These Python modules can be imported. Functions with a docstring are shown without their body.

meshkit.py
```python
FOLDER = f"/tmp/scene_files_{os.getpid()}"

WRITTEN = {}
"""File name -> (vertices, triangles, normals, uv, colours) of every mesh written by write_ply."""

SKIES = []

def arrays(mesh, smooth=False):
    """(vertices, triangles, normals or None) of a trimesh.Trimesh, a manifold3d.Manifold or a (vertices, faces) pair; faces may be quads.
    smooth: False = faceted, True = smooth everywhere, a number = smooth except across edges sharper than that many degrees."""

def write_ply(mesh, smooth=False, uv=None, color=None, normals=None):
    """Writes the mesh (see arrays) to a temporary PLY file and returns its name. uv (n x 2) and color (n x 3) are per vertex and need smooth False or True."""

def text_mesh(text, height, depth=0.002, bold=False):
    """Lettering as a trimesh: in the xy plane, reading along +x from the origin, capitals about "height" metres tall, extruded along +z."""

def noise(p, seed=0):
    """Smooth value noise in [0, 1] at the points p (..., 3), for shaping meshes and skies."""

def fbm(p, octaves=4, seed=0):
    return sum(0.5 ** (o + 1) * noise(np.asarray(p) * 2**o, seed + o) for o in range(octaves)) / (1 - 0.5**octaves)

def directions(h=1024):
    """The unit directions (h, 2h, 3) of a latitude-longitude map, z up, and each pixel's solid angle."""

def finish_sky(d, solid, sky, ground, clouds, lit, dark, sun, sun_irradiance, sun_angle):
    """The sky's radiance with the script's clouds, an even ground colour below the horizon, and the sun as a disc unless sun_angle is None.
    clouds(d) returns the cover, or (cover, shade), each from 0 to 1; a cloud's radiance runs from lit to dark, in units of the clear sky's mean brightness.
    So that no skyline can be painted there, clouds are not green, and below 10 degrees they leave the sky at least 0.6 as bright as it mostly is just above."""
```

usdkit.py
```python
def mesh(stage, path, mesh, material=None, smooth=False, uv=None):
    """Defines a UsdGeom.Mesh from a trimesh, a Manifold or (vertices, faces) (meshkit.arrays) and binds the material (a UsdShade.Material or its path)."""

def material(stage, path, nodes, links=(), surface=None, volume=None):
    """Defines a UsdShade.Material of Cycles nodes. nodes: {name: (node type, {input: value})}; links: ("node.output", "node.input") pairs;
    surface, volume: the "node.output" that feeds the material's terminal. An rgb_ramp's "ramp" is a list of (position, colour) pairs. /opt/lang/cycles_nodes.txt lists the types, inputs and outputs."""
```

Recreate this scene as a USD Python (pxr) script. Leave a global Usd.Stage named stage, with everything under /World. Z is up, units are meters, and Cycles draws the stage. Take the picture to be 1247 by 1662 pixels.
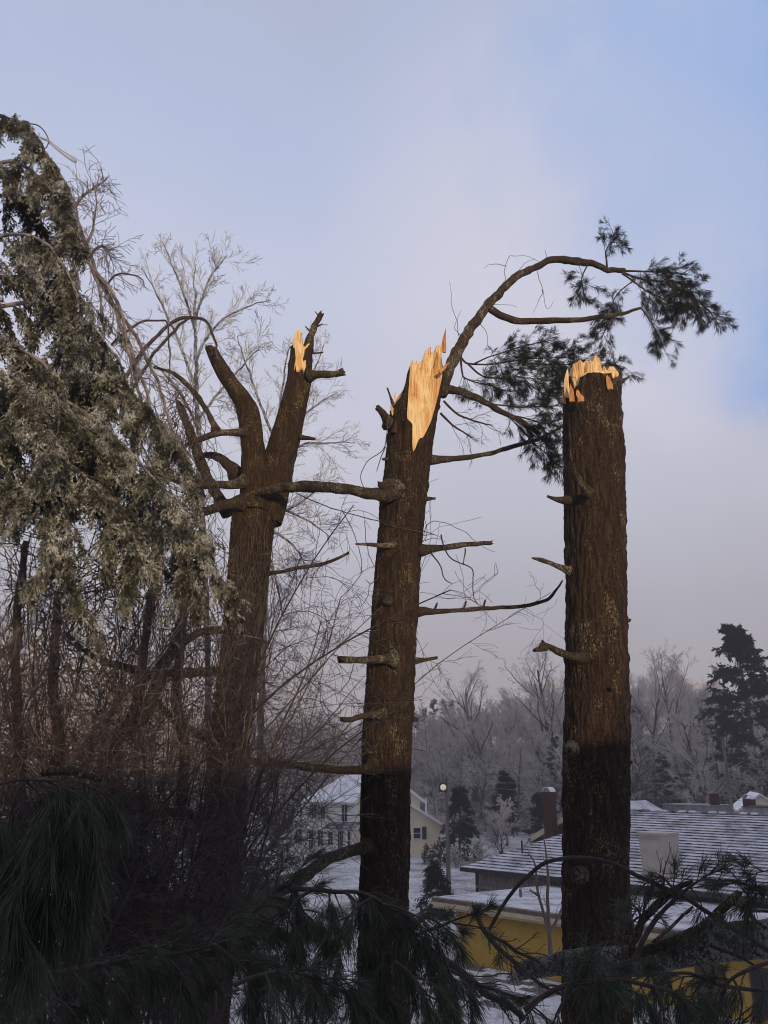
import math
import numpy as np
import trimesh
from scipy.interpolate import CubicSpline, PchipInterpolator
from pxr import Usd, UsdGeom, UsdLux, UsdShade, Gf, Sdf, Vt
import usdkit
import meshkit

stage = Usd.Stage.CreateInMemory()
UsdGeom.SetStageUpAxis(stage, UsdGeom.Tokens.z)
UsdGeom.SetStageMetersPerUnit(stage, 1.0)
UsdGeom.Xform.Define(stage, '/World')
UsdGeom.Scope.Define(stage, '/World/Looks')

# ------------------------------------------------------------------ camera, sky, sun
EYE, PITCH, FPX = 9.0, math.radians(18.0), 1300.0
cam = UsdGeom.Camera.Define(stage, '/World/camera')
cam.AddTranslateOp().Set((0, 0, EYE))
cam.AddRotateXOp().Set(90 + math.degrees(PITCH))
cam.CreateFocalLengthAttr(28.0)
cam.CreateHorizontalApertureAttr(28.0 * 1247 / FPX)
cam.CreateVerticalApertureAttr(28.0 * 1662 / FPX)
cam.CreateClippingRangeAttr(Gf.Vec2f(0.1, 5000))
EXPOSURE = 0.3
cam.CreateExposureAttr(EXPOSURE)

SUN = np.array([0.30, -0.95, 0.0]); SUN /= np.linalg.norm(SUN)
SUN_EL = math.radians(4.0)
SUN_DIR = np.array([SUN[0] * math.cos(SUN_EL), SUN[1] * math.cos(SUN_EL), math.sin(SUN_EL)])
sun = UsdLux.DistantLight.Define(stage, '/World/sun')
sun.CreateIntensityAttr(0.95)
sun.CreateAngleAttr(0.5)
sun.CreateNormalizeAttr(True)
sun.CreateColorAttr(Gf.Vec3f(1.0, 0.77, 0.48))
_z = Gf.Vec3d(*SUN_DIR)
sun.AddOrientOp().Set(Gf.Quatf(Gf.Rotation(Gf.Vec3d(0, 0, 1), _z).GetQuat()))

def pix_dir(px, py):
    d = np.array([(px - 623.5) / FPX, 1.0, (831.0 - py) / FPX])
    c, s = math.cos(PITCH), math.sin(PITCH)
    return np.array([d[0], c - d[2] * s, s + d[2] * c])

SKY_STRENGTH = 0.15
hole = pix_dir(1262, 225); hole /= np.linalg.norm(hole)
hole2 = pix_dir(690, 40); hole2 /= np.linalg.norm(hole2)
glow = pix_dir(960, 330); glow /= np.linalg.norm(glow)

def lin(r, g, b):
    return tuple(((c / 255 + 0.055) / 1.055) ** 2.4 if c > 10 else c / 3295 for c in (r, g, b))

def cloud(r, g, b):          # a cloud's radiance that reads as this tone
    return tuple(1.05 * c / (SKY_STRENGTH * 2 ** EXPOSURE) for c in lin(r, g, b))

sky_mat = usdkit.material(stage, '/World/Looks/sky', {
    'tc': ('texture_coordinate', {}),
    'sky': ('sky_texture', {'sky_type': 'single_scattering', 'sun_disc': False, 'sun_elevation': SUN_EL, 'sun_rotation': math.atan2(SUN[0], SUN[1]),
                            'altitude': 100.0, 'air_density': 1.0, 'aerosol_density': 1.0}),
    'n1': ('noise_texture', {'scale': 1.9, 'detail': 4.0, 'roughness': 0.5, 'distortion': 0.3}),
    'n2': ('noise_texture', {'scale': 3.3, 'detail': 5.0, 'roughness': 0.55, 'distortion': 0.2}),
    'sep': ('separate_xyz', {}),
    'zz': ('math', {'math_type': 'multiply_add', 'value2': 0.22}),
    'zoff': ('math', {'math_type': 'subtract', 'value2': 0.11}),
    'layer': ('rgb_ramp', {'ramp': [(0.0, cloud(156, 149, 158)), (0.06, cloud(158, 153, 162)), (0.18, cloud(172, 170, 182)), (0.30, cloud(187, 188, 202)), (0.45, cloud(198, 199, 216)),
                                    (0.58, cloud(193, 199, 222)), (0.70, cloud(177, 190, 220)), (0.82, cloud(174, 182, 206)), (1.0, cloud(165, 163, 172))]}),
    'dot': ('vector_math', {'math_type': 'dot_product', 'vector2': tuple(hole)}),
    'dotn': ('math', {'math_type': 'multiply_add', 'value2': 0.12}),
    'hole': ('map_range', {'range_type': 'smoothstep', 'from_min': 1.000, 'from_max': 1.058, 'to_min': 0.0, 'to_max': 0.97, 'clamp': True}),
    'dotg': ('vector_math', {'math_type': 'dot_product', 'vector2': tuple(glow)}),
    'dotgn': ('math', {'math_type': 'multiply_add', 'value2': 0.10}),
    'glow': ('map_range', {'range_type': 'smoothstep', 'from_min': 1.005, 'from_max': 1.06, 'to_min': 0.0, 'to_max': 0.6, 'clamp': True}),
    'thin': ('map_range', {'range_type': 'smoothstep', 'from_min': 0.30, 'from_max': 0.75, 'to_min': 0.99, 'to_max': 0.94, 'clamp': True}),
    'm0': ('mix', {'mix_type': 'mix'}),
    'm1': ('mix', {'mix_type': 'mix', 'color2': cloud(62, 148, 224)}),
    'm2': ('mix', {'mix_type': 'mix', 'color2': cloud(211, 208, 219)}),
    'bg': ('background_shader', {'strength': SKY_STRENGTH}),
}, [('tc.generated', 'n1.vector'), ('tc.generated', 'n2.vector'), ('tc.generated', 'sep.vector'), ('tc.generated', 'dot.vector1'), ('tc.generated', 'dotg.vector1'),
    ('n1.fac', 'zz.value1'), ('sep.z', 'zz.value3'), ('zz.value', 'zoff.value1'), ('zoff.value', 'layer.fac'),
    ('n2.fac', 'dotn.value1'), ('dot.value', 'dotn.value3'), ('dotn.value', 'hole.value'),
    ('n1.fac', 'dotgn.value1'), ('dotg.value', 'dotgn.value3'), ('dotgn.value', 'glow.value'),
    ('n2.fac', 'thin.value'), ('sky.color', 'm0.color1'), ('layer.color', 'm0.color2'), ('thin.result', 'm0.fac'),
    ('m0.color', 'm1.color1'), ('hole.result', 'm1.fac'),
    ('m1.color', 'm2.color1'), ('glow.result', 'm2.fac'),
    ('m2.color', 'bg.color')], surface='bg.background')
dome = UsdLux.DomeLight.Define(stage, '/World/sky')
dome.GetPrim().SetCustomDataByKey('kind', 'structure')
UsdShade.MaterialBindingAPI.Apply(dome.GetPrim()).Bind(sky_mat)

# ------------------------------------------------------------------ placing and naming
def P(px, py, D):                      # the point at world depth y = D seen at that pixel of the photograph
    d = pix_dir(px, py)
    return np.array([0, 0, EYE]) + d * (D / d[1])

def PZ(px, py, z):                     # the point at height z seen there
    d = pix_dir(px, py)
    return np.array([0, 0, EYE]) + d * ((z - EYE) / d[2])

def depth(p):
    return p[1] * math.cos(PITCH) + (p[2] - EYE) * math.sin(PITCH)

def mpp(p):                            # metres per photograph pixel at p
    return depth(p) / FPX

USED = {}
def fresh(parent, name):
    n = USED.get((parent, name), -1) + 1
    USED[(parent, name)] = n
    return f'{parent}/{name}' if n == 0 else f'{parent}/{name}_{n:03d}'

class T:
    def __init__(self, path, loc):
        self.path, self.loc = path, np.asarray(loc, float)

def keys(prim, label=None, cat=None, group=None, kind=None):
    for k, v in (('label', label), ('category', cat), ('group', group), ('kind', kind)):
        if v:
            prim.SetCustomDataByKey(k, v)

def thing(name, label, cat, loc, group=None, kind=None):
    p = fresh('/World', name)
    x = UsdGeom.Xform.Define(stage, p)
    x.AddTranslateOp().Set(Gf.Vec3d(*map(float, loc)))
    x.AddRotateZOp().Set(0.0)
    x.AddScaleOp().Set(Gf.Vec3f(1, 1, 1))
    keys(x.GetPrim(), label, cat, group, kind)
    return T(p, loc)

def part(t, name, mesh, mat, smooth=False, label=None, kind=None):
    if isinstance(mesh, trimesh.Trimesh):
        mesh = (np.asarray(mesh.vertices), np.asarray(mesh.faces))
    v, f = mesh
    p = fresh(t.path, name)
    m = usdkit.mesh(stage, p, trimesh.Trimesh(np.asarray(v) - t.loc, f, process=False), mat, smooth)
    keys(m.GetPrim(), label, None, None, kind)
    return T(p, t.loc)

def single(name, mesh, mat, label, cat, group=None, kind=None, smooth=False):
    v, f = (np.asarray(mesh.vertices), np.asarray(mesh.faces)) if isinstance(mesh, trimesh.Trimesh) else mesh
    p = fresh('/World', name)
    m = usdkit.mesh(stage, p, trimesh.Trimesh(v, f, process=False), mat, smooth)
    keys(m.GetPrim(), label, cat, group, kind)
    return T(p, (0, 0, 0))

def copy(src, loc, rz=0.0, sc=1.0, label=None, cat=None, group=None):
    base = src.path.rsplit('/', 1)[1]
    base = base[:-4] if base[-4:-3] == '_' and base[-3:].isdigit() else base
    x = UsdGeom.Xform.Define(stage, fresh('/World', base))
    x.GetPrim().GetReferences().AddInternalReference(src.path)
    x.GetPrim().SetInstanceable(True)
    sc = np.broadcast_to(sc, 3)
    x.GetPrim().CreateAttribute('xformOp:translate', Sdf.ValueTypeNames.Double3).Set(Gf.Vec3d(*map(float, loc)))
    x.GetPrim().CreateAttribute('xformOp:rotateZ', Sdf.ValueTypeNames.Float).Set(float(rz))
    x.GetPrim().CreateAttribute('xformOp:scale', Sdf.ValueTypeNames.Float3).Set(Gf.Vec3f(*map(float, sc)))
    keys(x.GetPrim(), label, cat, group)

def move(t, loc, rz=0.0, sc=1.0):
    pr = stage.GetPrimAtPath(t.path)
    pr.GetAttribute('xformOp:translate').Set(Gf.Vec3d(*map(float, loc)))
    pr.GetAttribute('xformOp:rotateZ').Set(float(rz))
    pr.GetAttribute('xformOp:scale').Set(Gf.Vec3f(*map(float, np.broadcast_to(sc, 3))))

def cat(parts):
    vs, fs, n = [], [], 0
    for v, f in parts:
        vs.append(v); fs.append(np.asarray(f) + n); n += len(v)
    return np.vstack(vs), np.vstack(fs)

# ------------------------------------------------------------------ shapes
def unit(v):
    return v / np.maximum(np.linalg.norm(v, axis=-1, keepdims=True), 1e-12)

def tubes(Pts, R, sides=3):
    """Many tapering tubes at once: Pts (N, k, 3), R (N, k)."""
    N, k = R.shape
    Tn = unit(np.gradient(Pts, axis=1))
    m = unit(Tn.mean(1))
    ref = np.where(np.abs(m[:, 2:3]) < 0.8, np.array([[0, 0, 1.0]]), np.array([[1.0, 0.3, 0]]))[:, None, :]
    U = unit(np.cross(Tn, ref) + 1e-9)
    V = np.cross(Tn, U)
    a = np.arange(sides) * 2 * np.pi / sides
    ring = np.cos(a)[:, None] * U[:, :, None, :] + np.sin(a)[:, None] * V[:, :, None, :]
    v = (Pts[:, :, None, :] + R[..., None, None] * ring).reshape(-1, 3)
    i = np.arange(k - 1)[:, None] * sides
    j = np.arange(sides)[None]
    a0, a1 = i + j, i + (j + 1) % sides
    quad = np.stack([a0, a1, a1 + sides, a0, a1 + sides, a0 + sides], -1).reshape(-1, 3)
    f = (quad[None] + (np.arange(N) * k * sides)[:, None, None]).reshape(-1, 3)
    return v, f

def paths(rng, S, D, L, k, wander, trop=0.0, curl=0.0):
    """Wandering polylines from S along D."""
    d, p = unit(np.asarray(D, float)), np.asarray(S, float)
    out, L = [p], np.broadcast_to(L, len(p))
    drift = rng.normal(size=d.shape)
    for i in range(k):
        drift = 0.6 * drift + 0.8 * rng.normal(size=d.shape)
        d = d + wander * (rng.normal(size=d.shape) * (1 - curl) + drift * curl)
        d[:, 2] += trop
        d = unit(d)
        p = p + d * (L / k)[:, None]
        out.append(p)
    return np.stack(out, 1)

def sprout(rng, Pts, R, n, ang, ratio, t0=0.2, t1=1.0, taper=0.6, rr=0.6):
    """Starts, directions, lengths and radii of n children on each path."""
    N, k = R.shape
    t = t0 + (t1 - t0) * (np.arange(n)[None] + rng.random((N, n))) / n
    x = t * (k - 1)
    i = np.minimum(x.astype(int), k - 2)
    fr = (x - i)[..., None]
    row = np.arange(N)[:, None]
    A, B = Pts[row, i], Pts[row, i + 1]
    S = A + (B - A) * fr
    tan = unit(B - A)
    perp = unit(np.cross(tan, rng.normal(size=tan.shape)))
    an = ang * (0.7 + 0.6 * rng.random((N, n, 1)))
    D = np.cos(an) * tan + np.sin(an) * perp
    plen = np.linalg.norm(np.diff(Pts, axis=1), axis=2).sum(1)[:, None]
    L = plen * ratio * (1 - taper * (t - t0) / max(t1 - t0, 1e-6)) * (0.6 + 0.7 * rng.random((N, n)))
    r = (R[row, i] * (1 - fr[..., 0]) + R[row, i + 1] * fr[..., 0]) * rr
    return S.reshape(-1, 3), D.reshape(-1, 3), L.reshape(-1), r.reshape(-1)

def radii(r0, k, end=0.35, floor=0.0):
    return np.maximum(np.asarray(r0)[:, None] * np.linspace(1, end, k + 1)[None], floor)

def blades(rng, B, D, L, W, droop=0.0, segs=1):
    """Leaf or needle blades: flat tapering strips from B along D."""
    D = unit(D)
    L = np.broadcast_to(L, len(B))[:, None]
    W = np.broadcast_to(W, len(B))[:, None]
    side = unit(np.cross(D, rng.normal(size=D.shape))) * W / 2
    if segs == 0:
        v = np.stack([B + side, B - side, B + D * L], 1)
        f = np.array([[0, 1, 2]])
    elif segs == 1:
        tip = B + D * L
        tip[:, 2] -= droop * L[:, 0]
        mid = B + D * L * 0.45
        v = np.stack([B, mid + side, tip, mid - side], 1)
        f = np.array([[0, 1, 3], [1, 2, 3]])
    else:
        m1, m2, tip = B + D * L * 0.35, B + D * L * 0.72, B + D * L
        m1[:, 2] -= droop * 0.15 * L[:, 0]; m2[:, 2] -= droop * 0.5 * L[:, 0]; tip[:, 2] -= droop * L[:, 0]
        v = np.stack([B - side * 0.5, B + side * 0.5, m1 + side, m1 - side, m2 + side, m2 - side, tip], 1)
        f = np.array([[0, 1, 3], [1, 2, 3], [3, 2, 5], [2, 4, 5], [5, 4, 6]])
    n = v.shape[1]
    return v.reshape(-1, 3), (f[None] + (np.arange(len(B)) * n)[:, None, None]).reshape(-1, 3)

def resample(pts, n):
    pts = np.asarray(pts, float)
    s = np.concatenate([[0], np.cumsum(np.linalg.norm(np.diff(pts, axis=0)[:, :3], axis=1))])
    if len(pts) > 2:
        return np.stack([PchipInterpolator(s, pts[:, c])(np.linspace(0, s[-1], n)) for c in range(pts.shape[1])], 1)
    return np.stack([np.interp(np.linspace(0, s[-1], n), s, pts[:, c]) for c in range(pts.shape[1])], 1)

def limb(pts, n=None, sides=10, rough=0.12, seed=0, wobble=0.0, broken=0.0):
    """One branch as a closed mesh with knobs; pts rows are x, y, z, radius."""
    pts = np.asarray(pts, float)
    ln = np.linalg.norm(np.diff(pts[:, :3], axis=0), axis=1).sum()
    n = n or int(np.clip(ln / 0.04, 8, 90))
    q = resample(pts, n)
    C, R = q[:, :3].copy(), q[:, 3]
    if wobble:
        s = np.linspace(0, ln, n)
        for c in range(3):
            C[:, c] += wobble * (meshkit.fbm(np.stack([s * 4, s * 0 + seed, s * 0 + c * 7], 1), 3, seed) - 0.5) * np.linspace(0.2, 1, n)
    Tn = unit(np.gradient(C, axis=0))
    ref = np.array([0, 0, 1.0]) if abs(unit(Tn.mean(0))[2]) < 0.75 else np.array([1.0, 0.2, 0])
    U = unit(np.cross(Tn, ref)); V = np.cross(Tn, U)
    a = np.arange(sides) * 2 * np.pi / sides
    ring = np.cos(a)[None, :, None] * U[:, None] + np.sin(a)[None, :, None] * V[:, None]
    base = C[:, None] + R[:, None, None] * ring
    k = 1 + rough * 2 * (meshkit.fbm(base * np.array([9, 9, 9.0]), 3, seed + 3) - 0.5) * 1.6
    v = C[:, None] + R[:, None, None] * k[..., None] * ring
    if broken:
        rg = np.random.default_rng(seed + 5)
        v[-1] += Tn[-1] * (rg.random((sides, 1)) - 0.3) * broken * R[-1] * 2.2
    v = v.reshape(-1, 3)
    i = (np.arange(n - 1) * sides)[:, None]; j = np.arange(sides)[None]
    a0, a1 = i + j, i + (j + 1) % sides
    f = np.stack([a0, a1, a1 + sides, a0, a1 + sides, a0 + sides], -1).reshape(-1, 3)
    c0, c1 = len(v), len(v) + 1
    v = np.vstack([v, C[:1], C[-1:] - (Tn[-1] * R[-1] * 0.3 if broken else 0)])
    jj = np.arange(sides)
    e = (n - 1) * sides
    f = np.vstack([f, np.stack([(jj + 1) % sides, jj, jj * 0 + c0], 1), np.stack([e + jj, e + (jj + 1) % sides, jj * 0 + c1], 1)])
    return v, f

def at4(rows, D=None):
    """Rows (px, py, D, r in px) or (px, py, r) -> x, y, z, radius in metres."""
    out = []
    for row in rows:
        px, py, d, r = row if len(row) == 4 else (row[0], row[1], D, row[2])
        p = P(px, py, d)
        out.append([*p, r * mpp(p)])
    return np.array(out)

def strand(pts, r0, r1, n=40, seed=0, amp=0.02, freq=5.0, sides=5):
    """A thin vine or twig through points (x, y, z) with a wandering line."""
    q = resample(pts, n)
    ln = np.linalg.norm(np.diff(q, axis=0), axis=1).sum()
    s = np.linspace(0, ln, n)
    for c in range(3):
        q[:, c] += amp * 2 * (meshkit.fbm(np.stack([s * freq, s * 0 + seed * 1.7, s * 0 + c * 9], 1), 3, seed) - 0.5) * np.minimum(1, np.linspace(0, 5, n))
    return tubes(q[None], np.linspace(r0, r1, n)[None], sides)

def box(x0, y0, z0, x1, y1, z1):
    b = trimesh.creation.box((x1 - x0, y1 - y0, z1 - z0))
    b.apply_translation(((x0 + x1) / 2, (y0 + y1) / 2, (z0 + z1) / 2))
    return np.array(b.vertices), np.array(b.faces)

class Frame:
    """A building's own axes: u along its front, w away behind it."""
    def __init__(self, o, udir):
        self.o = np.array([o[0], o[1], 0.0]); u = np.array([udir[0], udir[1], 0.0]); self.u = u / np.linalg.norm(u)
        self.w = np.array([-self.u[1], self.u[0], 0.0])
    def __call__(self, u, w, z):
        return self.o + u * self.u + w * self.w + np.array([0, 0, z])
    def map(self, vf):
        v, f = vf
        return self.o + v[:, :1] * self.u + v[:, 1:2] * self.w + v[:, 2:] * np.array([[0, 0, 1.0]]), f
    def box(self, u0, w0, z0, u1, w1, z1):
        return self.map(box(u0, w0, z0, u1, w1, z1))
    def slab(self, corners, thick):
        """A thin plate over four local corners (u, w, z), thick downwards."""
        c = np.array([self(*q) for q in corners])
        n = unit(np.cross(c[1] - c[0], c[3] - c[0])[None])[0]
        n = n if n[2] > 0 else -n
        v = np.vstack([c, c - n * thick])
        f = [[0, 1, 2], [0, 2, 3], [4, 6, 5], [4, 7, 6]]
        for i in range(4):
            j = (i + 1) % 4
            f += [[i, i + 4, j + 4], [i, j + 4, j]]
        return v, np.array(f)
    def local(self, p):
        d = np.asarray(p)[:2] - self.o[:2]
        return float(d @ self.u[:2]), float(d @ self.w[:2])

# ------------------------------------------------------------------ materials
def mat(name, nodes, links, surface='p.BSDF'):
    return usdkit.material(stage, '/World/Looks/' + name, nodes, links, surface=surface)

def plain(name, c1, c2, scale=6.0, rough=0.8, bump=0.0, stretch=(1, 1, 1), detail=5.0, spec=0.3, lo=0.35, hi=0.65, bscale=None):
    nodes = {'g': ('geometry', {}), 'mp': ('mapping', {'scale': tuple(scale * s for s in stretch)}),
             'n': ('noise_texture', {'scale': 1.0, 'detail': detail, 'roughness': 0.6}),
             'r': ('rgb_ramp', {'ramp': [(0, c1), (lo, c1), (hi, c2), (1, c2)]}),
             'p': ('principled_bsdf', {'roughness': rough, 'specular_ior_level': spec})}
    links = [('g.position', 'mp.vector'), ('mp.vector', 'n.vector'), ('n.fac', 'r.fac'), ('r.color', 'p.base_color')]
    if bump:
        nodes['b'] = ('bump', {'strength': 1.0, 'distance': bump})
        links += [('n.fac', 'b.height'), ('b.normal', 'p.normal')]
    return mat(name, nodes, links)

def bark(name, dark, mid, pale, lichen, scale=1.0, amount=0.56, bump=0.02):
    return mat(name, {
        'g': ('geometry', {}), 'mp': ('mapping', {'scale': (34 * scale, 34 * scale, 4.5 * scale)}), 'mf': ('mapping', {'scale': (150 * scale, 150 * scale, 40 * scale)}),
        'ml': ('mapping', {'scale': (4.2, 4.2, 2.4)}), 'mk': ('mapping', {'scale': (60, 60, 36)}),
        'n': ('noise_texture', {'scale': 1.0, 'detail': 6.0, 'roughness': 0.7, 'distortion': 0.5}),
        'v': ('voronoi_texture', {'feature': 'distance_to_edge', 'scale': 0.55}),
        'nf': ('noise_texture', {'scale': 1.0, 'detail': 3.0}),
        'nl': ('noise_texture', {'scale': 1.0, 'detail': 4.0, 'roughness': 0.6}), 'nk': ('noise_texture', {'scale': 1.0, 'detail': 2.0}),
        'r': ('rgb_ramp', {'ramp': [(0.34, dark), (0.47, tuple(0.6 * c for c in mid)), (0.56, mid), (0.66, tuple(0.5 * a + 0.5 * b for a, b in zip(mid, pale))), (0.8, pale)]}),
        'fr': ('rgb_ramp', {'ramp': [(0.0, (0.25, 0.25, 0.25)), (0.12, (0.7, 0.7, 0.7)), (0.3, (1, 1, 1))]}),
        'mul': ('mix', {'mix_type': 'multiply', 'fac': 0.55}),
        'fk': ('map_range', {'range_type': 'smoothstep', 'from_min': 0.60, 'from_max': 0.70, 'to_min': 0.0, 'to_max': 0.75, 'clamp': True}), 'fm': ('mix', {'mix_type': 'mix', 'color2': tuple(0.6 * a + 0.4 * b for a, b in zip(pale, lichen))}),
        'ls': ('math', {'math_type': 'multiply'}), 'lr': ('map_range', {'range_type': 'smoothstep', 'from_min': amount * 0.60, 'from_max': amount * 0.70, 'to_min': 0.0, 'to_max': 0.6, 'clamp': True}),
        'lm': ('mix', {'mix_type': 'mix', 'color2': lichen}),
        'h1': ('math', {'math_type': 'multiply_add', 'value2': 0.35}),
        'b': ('bump', {'strength': 1.0, 'distance': bump}),
        'p': ('principled_bsdf', {'roughness': 0.9, 'specular_ior_level': 0.2}),
    }, [('g.position', 'mp.vector'), ('g.position', 'mf.vector'), ('g.position', 'ml.vector'), ('g.position', 'mk.vector'),
        ('mp.vector', 'n.vector'), ('mp.vector', 'v.vector'), ('mf.vector', 'nf.vector'), ('ml.vector', 'nl.vector'), ('mk.vector', 'nk.vector'),
        ('n.fac', 'r.fac'), ('v.distance', 'fr.fac'), ('r.color', 'mul.color1'), ('fr.color', 'mul.color2'),
        ('nl.fac', 'ls.value1'), ('nk.fac', 'ls.value2'), ('ls.value', 'lr.value'), ('lr.result', 'lm.fac'), ('nf.fac', 'fk.value'), ('fk.result', 'fm.fac'), ('mul.color', 'fm.color1'), ('fm.color', 'lm.color1'),
        ('nf.fac', 'h1.value1'), ('n.fac', 'h1.value3'), ('h1.value', 'b.height'), ('b.normal', 'p.normal'), ('lm.color', 'p.base_color')])

def leafy(name, tones, rough=0.4, transl=0.25, spec=0.4):
    """Blades whose tone varies from one to the next."""
    return mat(name, {'g': ('geometry', {}), 'r': ('rgb_ramp', {'ramp': tones}),
                      'p': ('principled_bsdf', {'roughness': rough, 'specular_ior_level': spec}), 't': ('translucent_bsdf', {}),
                      'm': ('mix_closure', {'fac': transl})},
               [('g.random_per_island', 'r.fac'), ('r.color', 'p.base_color'), ('r.color', 't.color'), ('p.BSDF', 'm.closure1'), ('t.BSDF', 'm.closure2')], 'm.closure')

M = {}
M['bark'] = bark('pine_bark', (0.006, 0.004, 0.003), (0.032, 0.0175, 0.0105), (0.095, 0.055, 0.032), (0.17, 0.145, 0.09))
M['bark_left'] = bark('vine_tree_bark', (0.007, 0.004, 0.003), (0.036, 0.019, 0.010), (0.09, 0.052, 0.027), (0.16, 0.135, 0.06), amount=0.53)
M['limb'] = bark('limb_bark', (0.011, 0.008, 0.006), (0.042, 0.028, 0.018), (0.11, 0.08, 0.055), (0.18, 0.165, 0.12), scale=1.6, amount=0.5, bump=0.006)
M['log'] = bark('log_bark', (0.02, 0.019, 0.018), (0.07, 0.068, 0.062), (0.13, 0.128, 0.118), (0.20, 0.205, 0.19), scale=0.9, amount=0.44, bump=0.01)
M['wood'] = mat('fresh_wood', {
    'g': ('geometry', {}), 'mp': ('mapping', {'scale': (60, 60, 3.0)}), 'ms': ('mapping', {'scale': (7, 7, 1.6)}),
    'n': ('noise_texture', {'scale': 1.0, 'detail': 4.0, 'roughness': 0.65}), 'n2': ('noise_texture', {'scale': 1.0, 'detail': 3.0}),
    'r': ('rgb_ramp', {'ramp': [(0.22, (0.20, 0.09, 0.03)), (0.33, (0.42, 0.24, 0.09)), (0.46, (0.57, 0.41, 0.21)), (0.62, (0.64, 0.50, 0.29)), (0.8, (0.70, 0.57, 0.37))]}),
    'r2': ('rgb_ramp', {'ramp': [(0.34, (0.84, 0.62, 0.42)), (0.50, (0.97, 0.92, 0.84)), (0.6, (1, 1, 1)), (1, (1, 1, 1))]}),
    'mu': ('mix', {'mix_type': 'multiply', 'fac': 1.0}), 'b': ('bump', {'strength': 1.0, 'distance': 0.006}),
    'p': ('principled_bsdf', {'roughness': 0.75, 'specular_ior_level': 0.25})},
    [('g.position', 'mp.vector'), ('g.position', 'ms.vector'), ('mp.vector', 'n.vector'), ('ms.vector', 'n2.vector'), ('n.fac', 'r.fac'), ('n2.fac', 'r2.fac'),
     ('r.color', 'mu.color1'), ('r2.color', 'mu.color2'), ('mu.color', 'p.base_color'), ('n.fac', 'b.height'), ('b.normal', 'p.normal')])
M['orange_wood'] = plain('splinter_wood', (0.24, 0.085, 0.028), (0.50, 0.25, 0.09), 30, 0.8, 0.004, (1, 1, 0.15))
M['twig'] = plain('dark_twig', (0.014, 0.010, 0.009), (0.042, 0.030, 0.026), 14, 0.7)
M['red_twig'] = plain('reddish_vine', (0.011, 0.006, 0.005), (0.085, 0.052, 0.042), 11, 0.5, spec=0.4, lo=0.40, hi=0.80)
M['ice_twig'] = plain('icy_twig', (0.05, 0.036, 0.03), (0.20, 0.165, 0.15), 7, 0.3, spec=0.6)
M['frost'] = plain('frosted_twig', (0.20, 0.21, 0.245), (0.41, 0.425, 0.485), 2.0, 0.7)
M['frost_bark'] = plain('frosted_bark', (0.035, 0.033, 0.035), (0.16, 0.165, 0.19), 9.0, 0.85, lo=0.4, hi=0.6)
M['frost_far'] = plain('frosted_wood_twig', (0.34, 0.29, 0.268), (0.60, 0.54, 0.515), 0.22, 0.9)
M['far_bark'] = plain('wet_far_bark', (0.03, 0.025, 0.024), (0.11, 0.095, 0.092), 3, 0.9)
M['needle'] = leafy('pine_needles', [(0, (0.005, 0.010, 0.006)), (0.5, (0.011, 0.021, 0.010)), (0.9, (0.022, 0.034, 0.018)), (1, (0.06, 0.07, 0.05))])
M['ice_needle'] = leafy('iced_needles', [(0, (0.026, 0.036, 0.020)), (0.35, (0.075, 0.092, 0.056)), (0.6, (0.18, 0.19, 0.145)), (0.8, (0.38, 0.385, 0.345)), (1, (0.72, 0.72, 0.70))], rough=0.45, spec=0.35)
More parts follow.
